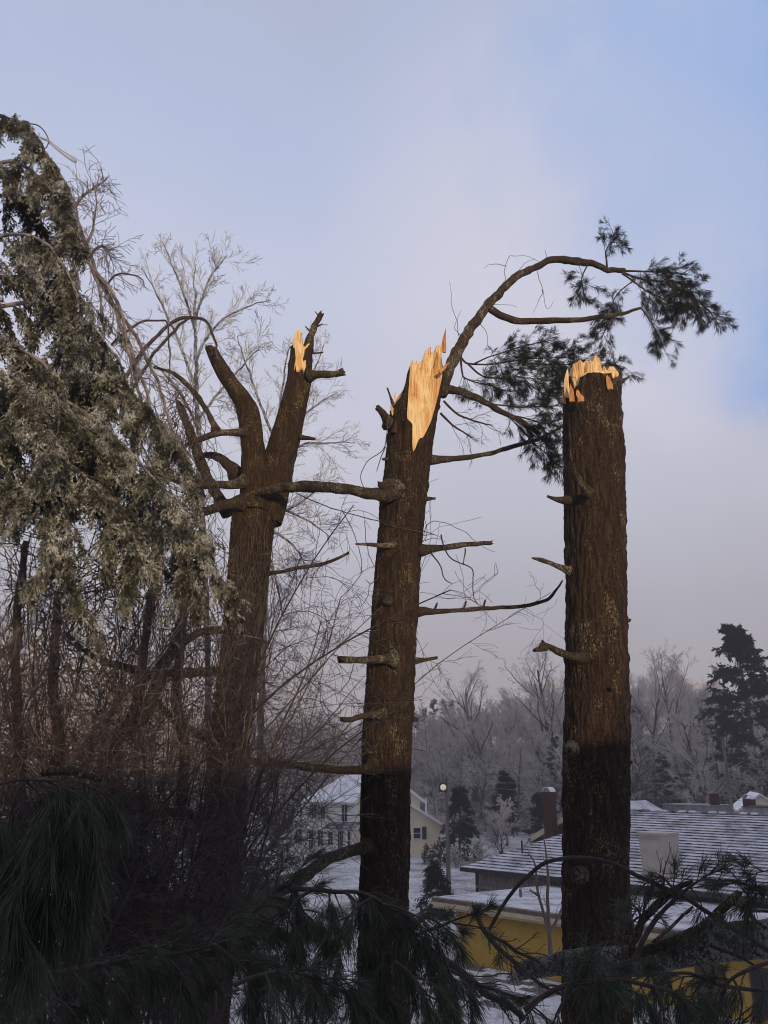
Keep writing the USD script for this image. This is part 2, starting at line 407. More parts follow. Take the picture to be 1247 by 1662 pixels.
M['ice_spray'] = mat('iced_sprays', {'g': ('geometry', {}), 'n': ('noise_texture', {'scale': 5.0, 'detail': 4.0, 'roughness': 0.65}),
    'a': ('math', {'math_type': 'multiply_add', 'value2': 0.35}), 'b': ('math', {'math_type': 'multiply_add', 'value2': 2.2, 'value3': -0.74}),
    'r': ('rgb_ramp', {'ramp': [(0, (0.018, 0.018, 0.012)), (0.25, (0.06, 0.06, 0.043)), (0.45, (0.20, 0.198, 0.165)), (0.65, (0.42, 0.42, 0.395)), (1, (0.75, 0.75, 0.75))]}),
    'p': ('principled_bsdf', {'roughness': 0.35, 'specular_ior_level': 0.5}), 't': ('translucent_bsdf', {}), 'm': ('mix_closure', {'fac': 0.25})},
    [('g.position', 'n.vector'), ('n.fac', 'b.value1'), ('g.random_per_island', 'a.value1'), ('b.value', 'a.value3'), ('a.value', 'r.fac'), ('r.color', 'p.base_color'), ('r.color', 't.color'), ('p.BSDF', 'm.closure1'), ('t.BSDF', 'm.closure2')], 'm.closure')
M['dark_spray'] = leafy('dark_sprays', [(0, (0.008, 0.009, 0.006)), (0.7, (0.022, 0.024, 0.016)), (1, (0.08, 0.08, 0.06))])
M['spruce'] = leafy('dark_spruce', [(0, (0.014, 0.018, 0.014)), (0.5, (0.035, 0.042, 0.034)), (0.8, (0.09, 0.095, 0.085)), (1, (0.34, 0.34, 0.35))], rough=0.7, spec=0.2)
M['snowy_spruce'] = leafy('snowy_spruce', [(0, (0.018, 0.022, 0.017)), (0.4, (0.05, 0.056, 0.047)), (0.7, (0.15, 0.155, 0.145)), (1, (0.45, 0.45, 0.46))], rough=0.7, spec=0.2)
M['red_leaf'] = leafy('red_leaves', [(0, (0.10, 0.015, 0.018)), (0.6, (0.22, 0.035, 0.04)), (1, (0.30, 0.16, 0.16))], rough=0.7, spec=0.2)
M['ice'] = mat('ice', {'t': ('transparent_bsdf', {'color': (0.9, 0.91, 0.94)}), 'g': ('glossy_bsdf', {'roughness': 0.12, 'color': (0.9, 0.9, 0.93)}), 'd': ('diffuse_bsdf', {'color': (0.6, 0.6, 0.63)}),
                       'f': ('fresnel', {'IOR': 1.5}), 'm': ('mix_closure', {}), 'm2': ('mix_closure', {'fac': 0.25})},
               [('t.BSDF', 'm.closure1'), ('g.BSDF', 'm.closure2'), ('f.fac', 'm.fac'), ('m.closure', 'm2.closure1'), ('d.BSDF', 'm2.closure2')], 'm2.closure')
M['drop'] = plain('ice_drop', (0.16, 0.16, 0.16), (0.34, 0.34, 0.345), 9.0, 0.15, spec=0.7)
M['snow'] = plain('snow', (0.62, 0.61, 0.64), (0.78, 0.77, 0.80), 3, 0.7, 0.01)
M['roof_snow'] = mat('snow_on_roof', {
    'g': ('geometry', {}), 'mp': ('mapping', {'scale': (0.9, 0.9, 0.9)}), 'm2': ('mapping', {'scale': (7, 7, 7)}),
    'n': ('noise_texture', {'scale': 1.0, 'detail': 4.0}), 'nf': ('noise_texture', {'scale': 1.0, 'detail': 4.0, 'roughness': 0.65}),
    'mx': ('math', {'math_type': 'multiply_add', 'value2': 0.5}), 'r': ('rgb_ramp', {'ramp': [(0.55, (0.22, 0.21, 0.22)), (0.72, (0.50, 0.49, 0.52)), (0.9, (0.62, 0.61, 0.65))]}),
    'p': ('principled_bsdf', {'roughness': 0.8, 'specular_ior_level': 0.2})},
    [('g.position', 'mp.vector'), ('g.position', 'm2.vector'), ('mp.vector', 'n.vector'), ('m2.vector', 'nf.vector'), ('nf.fac', 'mx.value1'), ('n.fac', 'mx.value3'), ('mx.value', 'r.fac'), ('r.color', 'p.base_color')])
M['ground'] = mat('snowy_ground', {
    'g': ('geometry', {}), 'mp': ('mapping', {'scale': (0.16, 0.16, 0.16)}), 'm2': ('mapping', {'scale': (4, 4, 4)}),
    'n': ('noise_texture', {'scale': 1.0, 'detail': 6.0, 'roughness': 0.65}), 'nf': ('noise_texture', {'scale': 1.0, 'detail': 5.0, 'roughness': 0.7}),
    'mx': ('math', {'math_type': 'multiply_add', 'value2': 0.6}), 'r': ('rgb_ramp', {'ramp': [(0.62, (0.07, 0.062, 0.05)), (0.74, (0.30, 0.29, 0.28)), (0.88, (0.60, 0.59, 0.61))]}),
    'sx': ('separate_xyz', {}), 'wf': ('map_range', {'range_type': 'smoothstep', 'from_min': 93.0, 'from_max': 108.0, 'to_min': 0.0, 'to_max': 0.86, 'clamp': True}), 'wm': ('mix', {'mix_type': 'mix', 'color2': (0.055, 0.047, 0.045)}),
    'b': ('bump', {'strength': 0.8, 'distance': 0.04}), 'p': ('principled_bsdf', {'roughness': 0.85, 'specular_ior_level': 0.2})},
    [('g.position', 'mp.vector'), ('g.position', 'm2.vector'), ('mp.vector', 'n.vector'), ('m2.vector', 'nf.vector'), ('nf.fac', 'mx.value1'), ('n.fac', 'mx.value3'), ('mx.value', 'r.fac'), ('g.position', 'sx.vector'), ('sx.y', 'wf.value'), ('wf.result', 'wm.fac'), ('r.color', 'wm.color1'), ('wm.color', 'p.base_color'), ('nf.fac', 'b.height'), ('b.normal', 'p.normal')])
M['cream'] = plain('cream_siding', (0.62, 0.54, 0.38), (0.70, 0.61, 0.45), 1.2, 0.7)
M['white'] = plain('white_paint', (0.62, 0.60, 0.57), (0.70, 0.68, 0.65), 1.5, 0.6)
M['ochre'] = plain('ochre_stucco', (0.39, 0.245, 0.04), (0.47, 0.30, 0.055), 1.1, 0.85, 0.004)
M['gutter'] = plain('cream_gutter', (0.50, 0.42, 0.28), (0.60, 0.51, 0.35), 2.0, 0.45)
M['drip'] = plain('brown_drip_edge', (0.10, 0.07, 0.05), (0.20, 0.15, 0.11), 4.0, 0.6)
M['plank'] = plain('weathered_planks', (0.10, 0.085, 0.08), (0.24, 0.21, 0.20), 9.0, 0.9, 0.004, (1, 1, 0.2))
M['dark'] = plain('dark_paint', (0.018, 0.017, 0.017), (0.035, 0.033, 0.033), 5, 0.6)
M['brown'] = plain('brown_siding', (0.06, 0.035, 0.022), (0.09, 0.055, 0.035), 3, 0.8)
M['brick'] = leafy('red_brick', [(0, (0.07, 0.025, 0.02)), (0.5, (0.13, 0.048, 0.038)), (1, (0.22, 0.10, 0.08))], rough=0.9, transl=0.0, spec=0.1)
M['mortar'] = plain('mortar', (0.16, 0.14, 0.13), (0.24, 0.22, 0.20), 12, 0.9)
M['metal'] = plain('beige_metal', (0.33, 0.29, 0.24), (0.40, 0.355, 0.30), 2.5, 0.45, spec=0.5)
M['grey_metal'] = plain('grey_metal', (0.13, 0.13, 0.135), (0.22, 0.22, 0.225), 2.5, 0.5, spec=0.5)
M['pole'] = plain('pole_wood', (0.10, 0.075, 0.06), (0.22, 0.17, 0.14), 5, 0.9, 0.004, (1, 1, 0.15))
M['shingle'] = plain('shingles_under_snow', (0.055, 0.052, 0.055), (0.42, 0.41, 0.43), 1.7, 0.9, lo=0.42, hi=0.68)
M['stone'] = plain('paving_stone', (0.10, 0.085, 0.08), (0.20, 0.18, 0.17), 7, 0.85, 0.003)
M['glass'] = mat('window_glass', {'d': ('diffuse_bsdf', {'color': (0.02, 0.021, 0.024)}), 'g': ('glossy_bsdf', {'roughness': 0.05, 'color': (0.8, 0.8, 0.85)}), 'f': ('fresnel', {'IOR': 1.5}), 'm': ('mix_closure', {})},
                 [('d.BSDF', 'm.closure1'), ('g.BSDF', 'm.closure2'), ('f.fac', 'm.fac')], 'm.closure')
M['lens'] = mat('lamp_lens', {'p': ('principled_bsdf', {'base_color': (0.7, 0.6, 0.45), 'roughness': 0.3, 'emission_color': (1.0, 0.78, 0.5), 'emission_strength': 0.25})}, [])
M['wire'] = plain('frosted_wire', (0.10, 0.10, 0.105), (0.22, 0.215, 0.22), 0.6, 0.6)

# ------------------------------------------------------------------ ground
def sstep(a, b, x):
    t = np.clip((np.asarray(x, float) - a) / (b - a), 0, 1)
    return t * t * (3 - 2 * t)

def ground_z(x, y):
    x, y = np.asarray(x, float), np.asarray(y, float)
    z = np.interp(y, [-160, -110, -70, -40, -24, -12, -6, -1, 3, 8, 14, 20, 30, 40, 62, 84, 100, 130, 170, 230, 330, 700],
                     [12, 13, 12, 10.2, 9.6, 9.6, 8.2, 7.3, 6.4, 4.6, 2.9, 1.8, 0.75, 0.7, 1.1, 1.35, 2.2, 2.5, 3, 3, 2, 0])
    z = z + sstep(-17, -12, y) * sstep(-7, -12, y) * (1.03 + 0.10 * (x - 6.6))            # the bank behind the viewer
    side = np.clip(sstep(28, 44, x) + sstep(17, 2, x), 0, 1)
    z = z + np.exp(-((y + 74) / 16.0) ** 2) * side * 34                                    # higher hills farther back
    rise = np.interp(x, [-120, -60, -25, 0, 12, 40, 90], [9, 9, 7, 5, 9, 13, 15])
    z = z + rise * sstep(98, 185, y) * (1 - 0.8 * sstep(260, 420, y))
    z = z + 0.5 * (meshkit.fbm(np.stack([x / 9, y / 9, x * 0], -1), 3, 5) - 0.5) * sstep(100, 130, y) * 3
    return z

gx = np.concatenate([np.linspace(-420, -70, 22)[:-1], np.linspace(-70, -30, 28)[:-1], np.linspace(-30, 40, 141)[:-1], np.linspace(40, 120, 54)[:-1], np.linspace(120, 450, 20)])
gy = np.concatenate([np.linspace(-160, -30, 44)[:-1], np.linspace(-30, 60, 181)[:-1], np.linspace(60, 200, 90)[:-1], np.linspace(200, 700, 26)])
GX, GY = np.meshgrid(gx, gy)
GZ = ground_z(GX, GY) + 0.10 * (meshkit.fbm(np.stack([GX * 0.9, GY * 0.9, GX * 0], -1), 3, 2) - 0.5)
nx, ny = len(gx), len(gy)
ii = (np.arange(ny - 1)[:, None] * nx + np.arange(nx - 1)[None]).ravel()
gf = np.vstack([np.stack([ii, ii + 1, ii + nx + 1], 1), np.stack([ii, ii + nx + 1, ii + nx], 1)])
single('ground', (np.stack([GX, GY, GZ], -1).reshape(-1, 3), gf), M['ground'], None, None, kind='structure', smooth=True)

# ------------------------------------------------------------------ the three broken pines
class Trunk:
    """A trunk given by (px, py, half width in px) rows from the bottom up at one depth, horizontal cross sections."""
    def __init__(self, rows, D, ext_top=0.0):
        rows = [(r + (D,))[:4] if len(r) == 3 else r for r in rows]
        pts = np.array([[*P(a, b, d), c * mpp(P(a, b, d))] for a, b, c, d in rows])
        self.py = np.array([r[1] for r in rows], float)
        self.z0 = pts[0, 2]
        self.z = pts[:, 2]
        self.cx = PchipInterpolator(self.z, pts[:, 0]); self.cy = PchipInterpolator(self.z, pts[:, 1]); self.cr = PchipInterpolator(self.z, pts[:, 3])
        self.D = D
    def zpx(self, py):
        return np.interp(-np.asarray(py, float), -self.py, self.z)
    def at(self, z, x, y, k=1.0):
        zc = np.clip(z, self.z[0], self.z[-1])
        over = z - zc
        sx, sy = self.cx(self.z[-1], 1), self.cy(self.z[-1], 1)
        r = self.cr(zc) * k
        return np.stack([self.cx(zc) + over * sx + r * x, self.cy(zc) + over * sy + r * y, z + 0 * x], -1)

    def bark(self, cut, na=176, dz=0.016, amp=0.085, seed=0, lip=0.86, jag=0.05):
        a = np.arange(na) * 2 * np.pi / na
        ca, sa = np.cos(a), np.sin(a)
        top = cut(ca, sa) - jag * (0.3 + meshkit.noise(np.stack([ca * 6, sa * 6, ca * 0 + seed], 1), seed))
        n = int((top.max() - self.z0) / dz)
        v = np.linspace(0, 1, n)
        z = self.z0 + v[:, None] * (top - self.z0)[None]
        A = np.broadcast_to(a, z.shape)
        q = np.stack([np.cos(A), np.sin(A), z], -1)
        R = self.cr(np.clip(z, self.z[0], self.z[-1]))
        qq = q * np.stack([R, R, z * 0 + 1], -1)
        f1 = meshkit.noise(qq * [16, 16, 2.6] + [0, 0, seed * 3], seed)
        f2 = meshkit.noise(qq * [42, 42, 9], seed + 7)
        f3 = meshkit.fbm(qq * [2.0, 2.0, 1.1], 3, seed + 13)
        ridge = (1 - np.abs(2 * f1 - 1)) ** 1.5
        f4 = meshkit.noise(qq * [95, 95, 26], seed + 17)
        f5 = meshkit.noise(qq * [5.5, 5.5, 4.0] + [3, 0, 0], seed + 19)
        k = 0.945 + amp * (0.8 * (ridge - 0.5) + 0.75 * (f2 - 0.5) + 0.5 * (f4 - 0.5)) + 0.14 * (f3 - 0.5) + 0.05 * sstep(0.72, 0.9, f5)
        pts = self.at(z, np.cos(A) * k, np.sin(A) * k)
        inner = self.at(z[-1] - 0.004, ca * lip, sa * lip)
        inner2 = self.at(z[-1] - 0.12, ca * lip, sa * lip)
        pts = np.concatenate([pts, inner[None], inner2[None]])
        m = len(pts)
        i = (np.arange(m - 1) * na)[:, None]; j = np.arange(na)[None]
        a0, a1 = i + j, i + (j + 1) % na
        return pts.reshape(-1, 3), np.stack([a0, a1, a1 + na, a0, a1 + na, a0 + na], -1).reshape(-1, 3)

    def heart(self, cut, nr=70, na=220, lip=0.90, splint=0.03, seed=0, calm=None):
        """The broken wood: a splintered height field over the trunk's section."""
        a = np.arange(na) * 2 * np.pi / na
        r = np.sqrt(np.linspace(0.0004, 1, nr))
        X, Y = r[:, None] * np.cos(a), r[:, None] * np.sin(a)
        n1 = meshkit.noise(np.stack([X * 9, Y * 9, X * 0 + 3], -1), seed)
        n2 = meshkit.noise(np.stack([X * 24, Y * 24, X * 0 + 5], -1), seed + 1)
        Z = cut(X, Y) + splint * (2.2 * (n1 - 0.5) + 1.3 * (n2 - 0.5)) * sstep(1.0, 0.86, r)[:, None] * (1 if calm is None else sstep(calm[0], calm[1], cut(X, Y)))
        pts = self.at(Z, X * lip, Y * lip)
        w = pts * [70, 0, 3.5]
        w2 = pts * [26, 0, 1.2]
        groove = (meshkit.noise(w + [0, seed, 0], 3) - 0.5) * 0.022 + (meshkit.noise(w2 + [0, seed, 0], 5) - 0.5) * 0.03
        pts[..., 1] += groove * sstep(1.0, 0.9, r)[:, None]
        skirt = self.at(Z[-1] - 0.15, X[-1] * lip, Y[-1] * lip)
        pts = np.concatenate([pts, skirt[None]])
        m = len(pts)
        i = (np.arange(m - 1) * na)[:, None]; j = np.arange(na)[None]
        a0, a1 = i + j, i + (j + 1) % na
        f = np.stack([a0, a1 + na, a1, a0, a0 + na, a1 + na], -1).reshape(-1, 3)
        return pts.reshape(-1, 3), f[:, ::-1]

def spike(base, tip, w, d, seed=0, fl=0.6):
    """A splinter: a tapering ragged shard from base to tip."""
    rg = np.random.default_rng(seed)
    base, tip = np.asarray(base, float), np.asarray(tip, float)
    ax = unit((tip - base)[None])[0]
    s = unit(np.cross(ax, [0, 1, 0.01])[None])[0]; o = np.cross(ax, s)
    L = np.linalg.norm(tip - base)
    rows = []
    for t, k in ((0, 1), (0.35, 0.92 + 0.2 * rg.random()), (0.6, 0.7 + 0.25 * rg.random()), (0.82, 0.3 + 0.3 * rg.random()), (1, 0.04)):
        c = base + ax * L * t + s * (rg.random() - 0.5) * w * 0.3
        rows.append([c + s * w / 2 * k + o * d * 0.1, c + o * d / 2 * k, c - s * w / 2 * k, c - o * d / 2 * k])
    v = np.array(rows).reshape(-1, 3)
    f = []
    for i in range(4):
        for j in range(4):
            a0, a1 = i * 4 + j, i * 4 + (j + 1) % 4
            f += [[a0, a1, a1 + 4], [a0, a1 + 4, a0 + 4]]
    f += [[0, 2, 1], [0, 3, 2], [16, 17, 18], [16, 18, 19]]
    return v, np.array(f)

def stub(t, rows, D=None, name='branch_stub', mat_='limb', seed=0, wob=0.01, broken=0.8, sides=10, rough=0.24, label=None):
    q = at4(rows, D)
    if name != 'twig':
        q[0, 3] *= 1.7
    return part(t, name, limb(q, seed=seed, wobble=wob, broken=broken, sides=sides, rough=rough), M[mat_], True, label)

# --- middle pine
mid = Trunk([(628, 1850, 47), (622, 1500, 43), (625, 1400, 42.5), (627, 1250, 42), (634, 1100, 40), (644, 950, 38.5), (652, 850, 37), (660, 770, 38), (668, 700, 41), (678, 620, 43), (688, 560, 40)], 10.5)
MZ = mid.zpx
def cut_mid(x, y):
    front = np.interp(x, [-1, -0.75, -0.52, -0.44, -0.37, -0.31, -0.24, -0.12, 0.03, 0.10, 0.2, 0.28, 0.4, 0.6, 0.8, 0.93, 1], MZ([668, 664, 655, 630, 604, 640, 692, 697, 702, 728, 743, 738, 722, 714, 690, 650, 612]))
    back = np.interp(x, [-1, -0.75, -0.52, -0.44, -0.37, -0.3, -0.2, -0.1, 0.05, 0.12, 0.3, 0.36, 0.5, 0.58, 0.76, 0.82, 0.9, 1], MZ([665, 652, 642, 625, 600, 596, 599, 594, 590, 572, 566, 576, 570, 556, 553, 560, 590, 605]))
    t = np.clip((y + np.sqrt(np.clip(1 - x * x, 0, 1)) - 0.02) / np.interp(x, [-0.4, 0, 0.5, 1], [0.25, 0.75, 0.9, 0.3]), 0, 1)
    return front + (back - front) * t ** 0.7
t = tree_mid = thing('broken_pine', 'tall pine trunk snapped off with a long pale peeled scar under its splintered tip', 'tree', P(628, 1850, 10.5), 'broken trunks')
part(t, 'trunk', mid.bark(cut_mid, seed=1), M['bark'], True)
part(t, 'broken_wood', mid.heart(cut_mid, splint=0.03, seed=4, na=260, nr=90, calm=(MZ(640), MZ(590))), M['wood'])
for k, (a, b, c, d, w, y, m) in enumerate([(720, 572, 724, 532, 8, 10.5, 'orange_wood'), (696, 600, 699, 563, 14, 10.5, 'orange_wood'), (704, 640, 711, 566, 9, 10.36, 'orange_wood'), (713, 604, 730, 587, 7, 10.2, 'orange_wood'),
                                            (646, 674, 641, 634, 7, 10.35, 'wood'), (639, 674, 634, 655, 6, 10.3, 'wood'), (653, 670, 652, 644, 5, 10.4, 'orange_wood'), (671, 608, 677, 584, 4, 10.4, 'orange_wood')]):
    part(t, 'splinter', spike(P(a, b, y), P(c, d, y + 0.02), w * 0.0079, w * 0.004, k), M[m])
stub(t, [(634, 690, 10.4, 8), (625, 676, 10.25, 7), (613, 662, 10.15, 5)], seed=1)
stub(t, [(640, 662, 10.4, 2.5), (634, 644, 10.35, 2), (629, 630, 10.3, 1.4)], seed=2)
stub(t, [(640, 703, 10.25, 3.5), (643, 685, 10.2, 2.5)], seed=3)
stub(t, [(640, 744, 10.4, 2.5), (622, 745, 10.35, 2)], seed=4)
stub(t, [(648, 885, 10.3, 6), (625, 885, 10.15, 4.5), (600, 884, 10.05, 3), (579, 883, 9.95, 1.8)], seed=5)
stub(t, [(680, 893, 10.45, 6.5), (720, 889, 10.4, 5), (760, 883, 10.35, 4), (798, 881, 10.3, 3.2)], seed=6, name='branch')
stub(t, [(676, 993, 10.5, 5), (720, 992, 10.5, 4.2), (780, 988, 10.5, 3.5), (850, 984, 10.5, 3), (890, 972, 10.45, 2.4), (905, 955, 10.4, 2), (914, 942, 10.4, 1.2)], seed=7, name='branch', wob=0.03)
for k, (a, b) in enumerate(((705, -12), (752, -14), (783, -17))):
    stub(t, [(a, 991, 10.5, 2.2), (a + 5, 991 + b, 10.48, 1.4)], seed=60 + k, name='twig', wob=0)
stub(t, [(640, 1069, 10.15, 10), (622, 1070, 10.05, 7), (590, 1071, 9.9, 6.2), (556, 1071, 9.8, 6.2)], seed=8)
stub(t, [(670, 1073, 10.5, 4), (690, 1071, 10.5, 3.2), (709, 1068, 10.5, 2.6)], seed=9)
stub(t, [(625, 1160, 10.15, 7), (606, 1160, 10.05, 6), (585, 1163, 9.95, 5), (570, 1169, 9.9, 4.4), (556, 1168, 9.88, 4)], seed=10, wob=0.03)
stub(t, [(664, 1167, 10.5, 4), (678, 1168, 10.5, 3)], seed=11)
stub(t, [(684, 810, 10.4, 3), (707, 809, 10.4, 2)], seed=12)
stub(t, [(632, 975, 10.2, 6), (622, 977, 10.1, 3)], seed=13)
stub(t, [(640, 790, 10.2, 13), (624, 803, 10.1, 12), (604, 801, 10.05, 10), (570, 795, 10.2, 9), (520, 790, 10.5, 9), (480, 790, 10.8, 8.5), (445, 793, 11.0, 7.5), (415, 800, 11.15, 6), (392, 812, 11.2, 4)], seed=14, name='branch', wob=0.04)
stub(t, [(628, 790, 10.1, 7), (616, 786, 10.0, 5)], seed=15)
stub(t, [(610, 1240, 10.2, 12), (592, 1249, 10.15, 8), (560, 1250, 10.2, 6.5), (520, 1248, 10.4, 6.5), (470, 1242, 10.8, 6.2), (430, 1238, 11.1, 6), (398, 1234, 11.3, 6)], seed=16, name='branch', wob=0.04)
stub(t, [(600, 1372, 10.3, 8), (570, 1382, 10.1, 9), (535, 1393, 9.9, 9), (500, 1418, 9.7, 9.5), (470, 1440, 9.5, 8.5), (420, 1460, 9.2, 7.5), (360, 1490, 8.9, 6)], seed=17, name='branch', wob=0.05)
stub(t, [(695, 746, 10.6, 5), (740, 744, 10.8, 4.5), (790, 737, 11, 4), (830, 725, 11.2, 3.6), (870, 714, 11.5, 3), (915, 690, 11.8, 2)], seed=18, name='branch', wob=0.03)

# the arching limb with its needles
def needle_twigs(t, lines, seed, nl=0.12, dens=24, mat_='needle', tw='twig', sub=(11, 0.26), per=34, W=0.0042, droop=0.12, spread=0.55, sag=-0.03, floor=0.0022, ice=0.0, thin=1.0):
    """Twigs along the given lines (rows of px, py, D, r) with brushes of needles near their ends."""
    rng = np.random.default_rng(seed)
    tv, nv, ic = [], [], []
    for rows in lines:
        q = at4(rows)
        L = np.linalg.norm(np.diff(q[:, :3], axis=0), axis=1).sum()
        tv.append(limb(q * [1, 1, 1, thin], sides=6, seed=seed, wobble=0.06, rough=0.1))
        main = resample(q, 24)
        n = max(3, int(L * sub[0]))
        S, Dr, Ln, r = sprout(rng, main[None, :, :3], np.full((1, 24), 0.006), n, 0.8, 1.0, 0.25, 1.0, 0.0)
        Ln = sub[1] * (0.6 + 0.8 * rng.random(n))
        p1 = paths(rng, S, Dr, Ln, 5, 0.16, sag, 0.5)
        R1 = np.broadcast_to(np.linspace(0.0045, floor, 6), (n, 6))
        tv.append(tubes(p1, R1, 4))
        S2, D2, L2, _ = sprout(rng, p1, R1, 2, 0.6, 0.5, 0.3, 0.9, 0.3)
        p2 = paths(rng, S2, D2, L2, 4, 0.14, sag, 0.5)
        tv.append(tubes(p2, np.full((len(p2), 5), floor), 3))
        for pp in (p1, p2, main[None, 12:, :3]):
            m = len(pp)
            tv_ = unit(np.gradient(pp, axis=1))
            k = pp.shape[1]
            w = np.linspace(0, 1, k) ** 1.6
            idx = rng.choice(k, size=(m, per), p=w / w.sum())
            row = np.arange(m)[:, None]
            B = pp[row, idx] + rng.normal(size=(m, per, 3)) * 0.006
            T_ = tv_[row, idx]
            perp = unit(np.cross(T_, rng.normal(size=T_.shape)))
            sp = spread * (0.35 + 0.9 * rng.random((m, per, 1)))
            Dn = unit(T_ + perp * sp)
            nv.append(blades(rng, B.reshape(-1, 3), Dn.reshape(-1, 3), nl * (0.45 + 0.75 * rng.random(m * per)), W, droop, 2 if ice else 1))
            if ice:
                pick = rng.choice(m * per, max(1, m * per // 60), replace=False)
                tip = B.reshape(-1, 3)[pick] + Dn.reshape(-1, 3)[pick] * nl * 0.7 - [0, 0, nl * droop * 0.5]
                o = np.array([[1, 0, 0], [-1, 0, 0], [0, 1, 0], [0, -1, 0], [0, 0, 1], [0, 0, -1.6]]) * 0.0026
                dv = (tip[:, None] + o[None] * (0.5 + rng.random((len(tip), 1, 1)))).reshape(-1, 3)
                df = np.array([[0, 2, 4], [2, 1, 4], [1, 3, 4], [3, 0, 4], [2, 0, 5], [1, 2, 5], [3, 1, 5], [0, 3, 5]])
                ic.append((dv, (df[None] + (np.arange(len(tip)) * 6)[:, None, None]).reshape(-1, 3)))
    part(t, 'twigs', cat(tv), M[tw], True, kind='stuff')
    if ic:
        part(t, 'ice_drops', cat(ic), M['drop'], True, kind='stuff')
    return part(t, 'needles', cat(nv), M[mat_], kind='stuff')

def limb_part(t, rows, seed, name='limb', m='limb', label=None, wob=0.03):
    return part(t, name, limb(at4(rows), seed=seed, wobble=wob * 3, sides=14, rough=0.24), M[m], True, label)

lb = limb_part(t, [(716, 640, 10.7, 10), (733, 592, 10.8, 9.4), (752, 552, 10.9, 8.6), (778, 513, 11.0, 7.8), (806, 478, 11.1, 7.0), (840, 449, 11.2, 6.2), (880, 429, 11.3, 5.6), (920, 421, 11.35, 6), (950, 424, 11.4, 5.4), (985, 436, 11.4, 4.6), (1015, 440, 11.4, 3.8)], 21, label='limb arching high to the right')
part(lb, 'side_limb', limb(at4([(795, 500, 11.05, 6), (815, 512, 11.0, 6), (850, 521, 11.0, 5.4), (900, 520, 11.0, 4.8), (950, 518, 11.0, 4.2), (1000, 510, 11.05, 3.2), (1040, 500, 11.1, 2)]), sides=10, wobble=0.04, seed=22), M['limb'], True)
needle_twigs(lb, [[(985, 436, 11.4, 3), (984, 410, 11.35, 2), (1000, 385, 11.3, 1.2)], [(1005, 440, 11.4, 3.4), (1045, 452, 11.35, 2.6), (1090, 458, 11.3, 2), (1135, 462, 11.2, 1.2)],
                  [(1010, 440, 11.4, 3), (1060, 440, 11.5, 2), (1110, 445, 11.6, 1.2)], [(1010, 444, 11.3, 3), (1055, 475, 11.2, 2), (1085, 500, 11.1, 1.2)],
                  [(1040, 500, 11.1, 2), (1062, 530, 11.05, 1.6), (1075, 562, 11.0, 1)], [(1085, 460, 11.2, 2), (1130, 485, 11.1, 1.6), (1164, 524, 11, 1)], [(955, 428, 11.4, 2.2), (945, 458, 11.35, 1.6), (948, 480, 11.3, 1)],
                  [(1000, 508, 11.05, 2), (985, 530, 11, 1.5), (976, 548, 11, 1)], [(1030, 455, 11.5, 2), (1000, 480, 11.5, 1.6), (985, 515, 11.4, 1)], [(1050, 470, 11.6, 2), (1090, 490, 11.6, 1.5), (1125, 500, 11.6, 1)], [(1075, 450, 11.2, 2), (1100, 475, 11.1, 1.4), (1110, 500, 11.0, 1)]], 31, per=40, sub=(24, 0.27), W=0.0055, spread=0.75, thin=0.6, sag=-0.06)
lb2 = limb_part(t, [(712, 640, 10.7, 7), (735, 632, 10.75, 6.5), (765, 643, 10.8, 6), (800, 660, 10.9, 5), (840, 680, 11.0, 4), (880, 705, 11.1, 3)], 23, label='lower drooping limb with needles')
needle_twigs(lb2, [[(745, 575, 10.9, 4), (760, 590, 10.95, 3.2), (800, 590, 11.05, 2.6), (860, 582, 11.15, 2), (935, 580, 11.2, 1.2)], [(760, 590, 10.9, 4), (790, 612, 11, 2.5), (850, 612, 11.1, 1.8), (905, 622, 11.2, 1.2)],
                   [(770, 590, 10.9, 3), (820, 570, 11.1, 2), (895, 552, 11.2, 1.1)], [(850, 590, 11.2, 2), (930, 592, 11.5, 1.6), (1010, 594, 11.7, 1)], [(800, 660, 10.9, 4), (850, 690, 11.0, 2.5), (905, 735, 11.1, 1.2)],
                   [(790, 655, 10.9, 3), (850, 660, 11.05, 2), (925, 655, 11.2, 1.1)], [(830, 680, 11.0, 2.5), (870, 720, 11.05, 2), (915, 762, 11.1, 1)], [(820, 672, 11.2, 2.5), (880, 685, 11.3, 2), (930, 700, 11.4, 1)],
                   [(748, 580, 10.9, 4), (752, 610, 10.9, 3), (785, 622, 10.95, 2), (830, 635, 11.0, 1.2)], [(850, 612, 11.1, 2), (890, 640, 11.2, 1.6), (925, 640, 11.3, 1)], [(830, 600, 11.3, 2), (880, 600, 11.4, 1.6), (935, 612, 11.5, 1)]], 32, per=38, sub=(24, 0.27), W=0.0054, spread=0.75, thin=0.5)
needle_twigs(lb2, [[(720, 650, 10.6, 2), (760, 680, 10.7, 1.6), (800, 690, 10.7, 1)], [(715, 670, 10.6, 2), (750, 700, 10.6, 1.4), (770, 712, 10.6, 1)]], 33, per=6, sub=(9, 0.3))

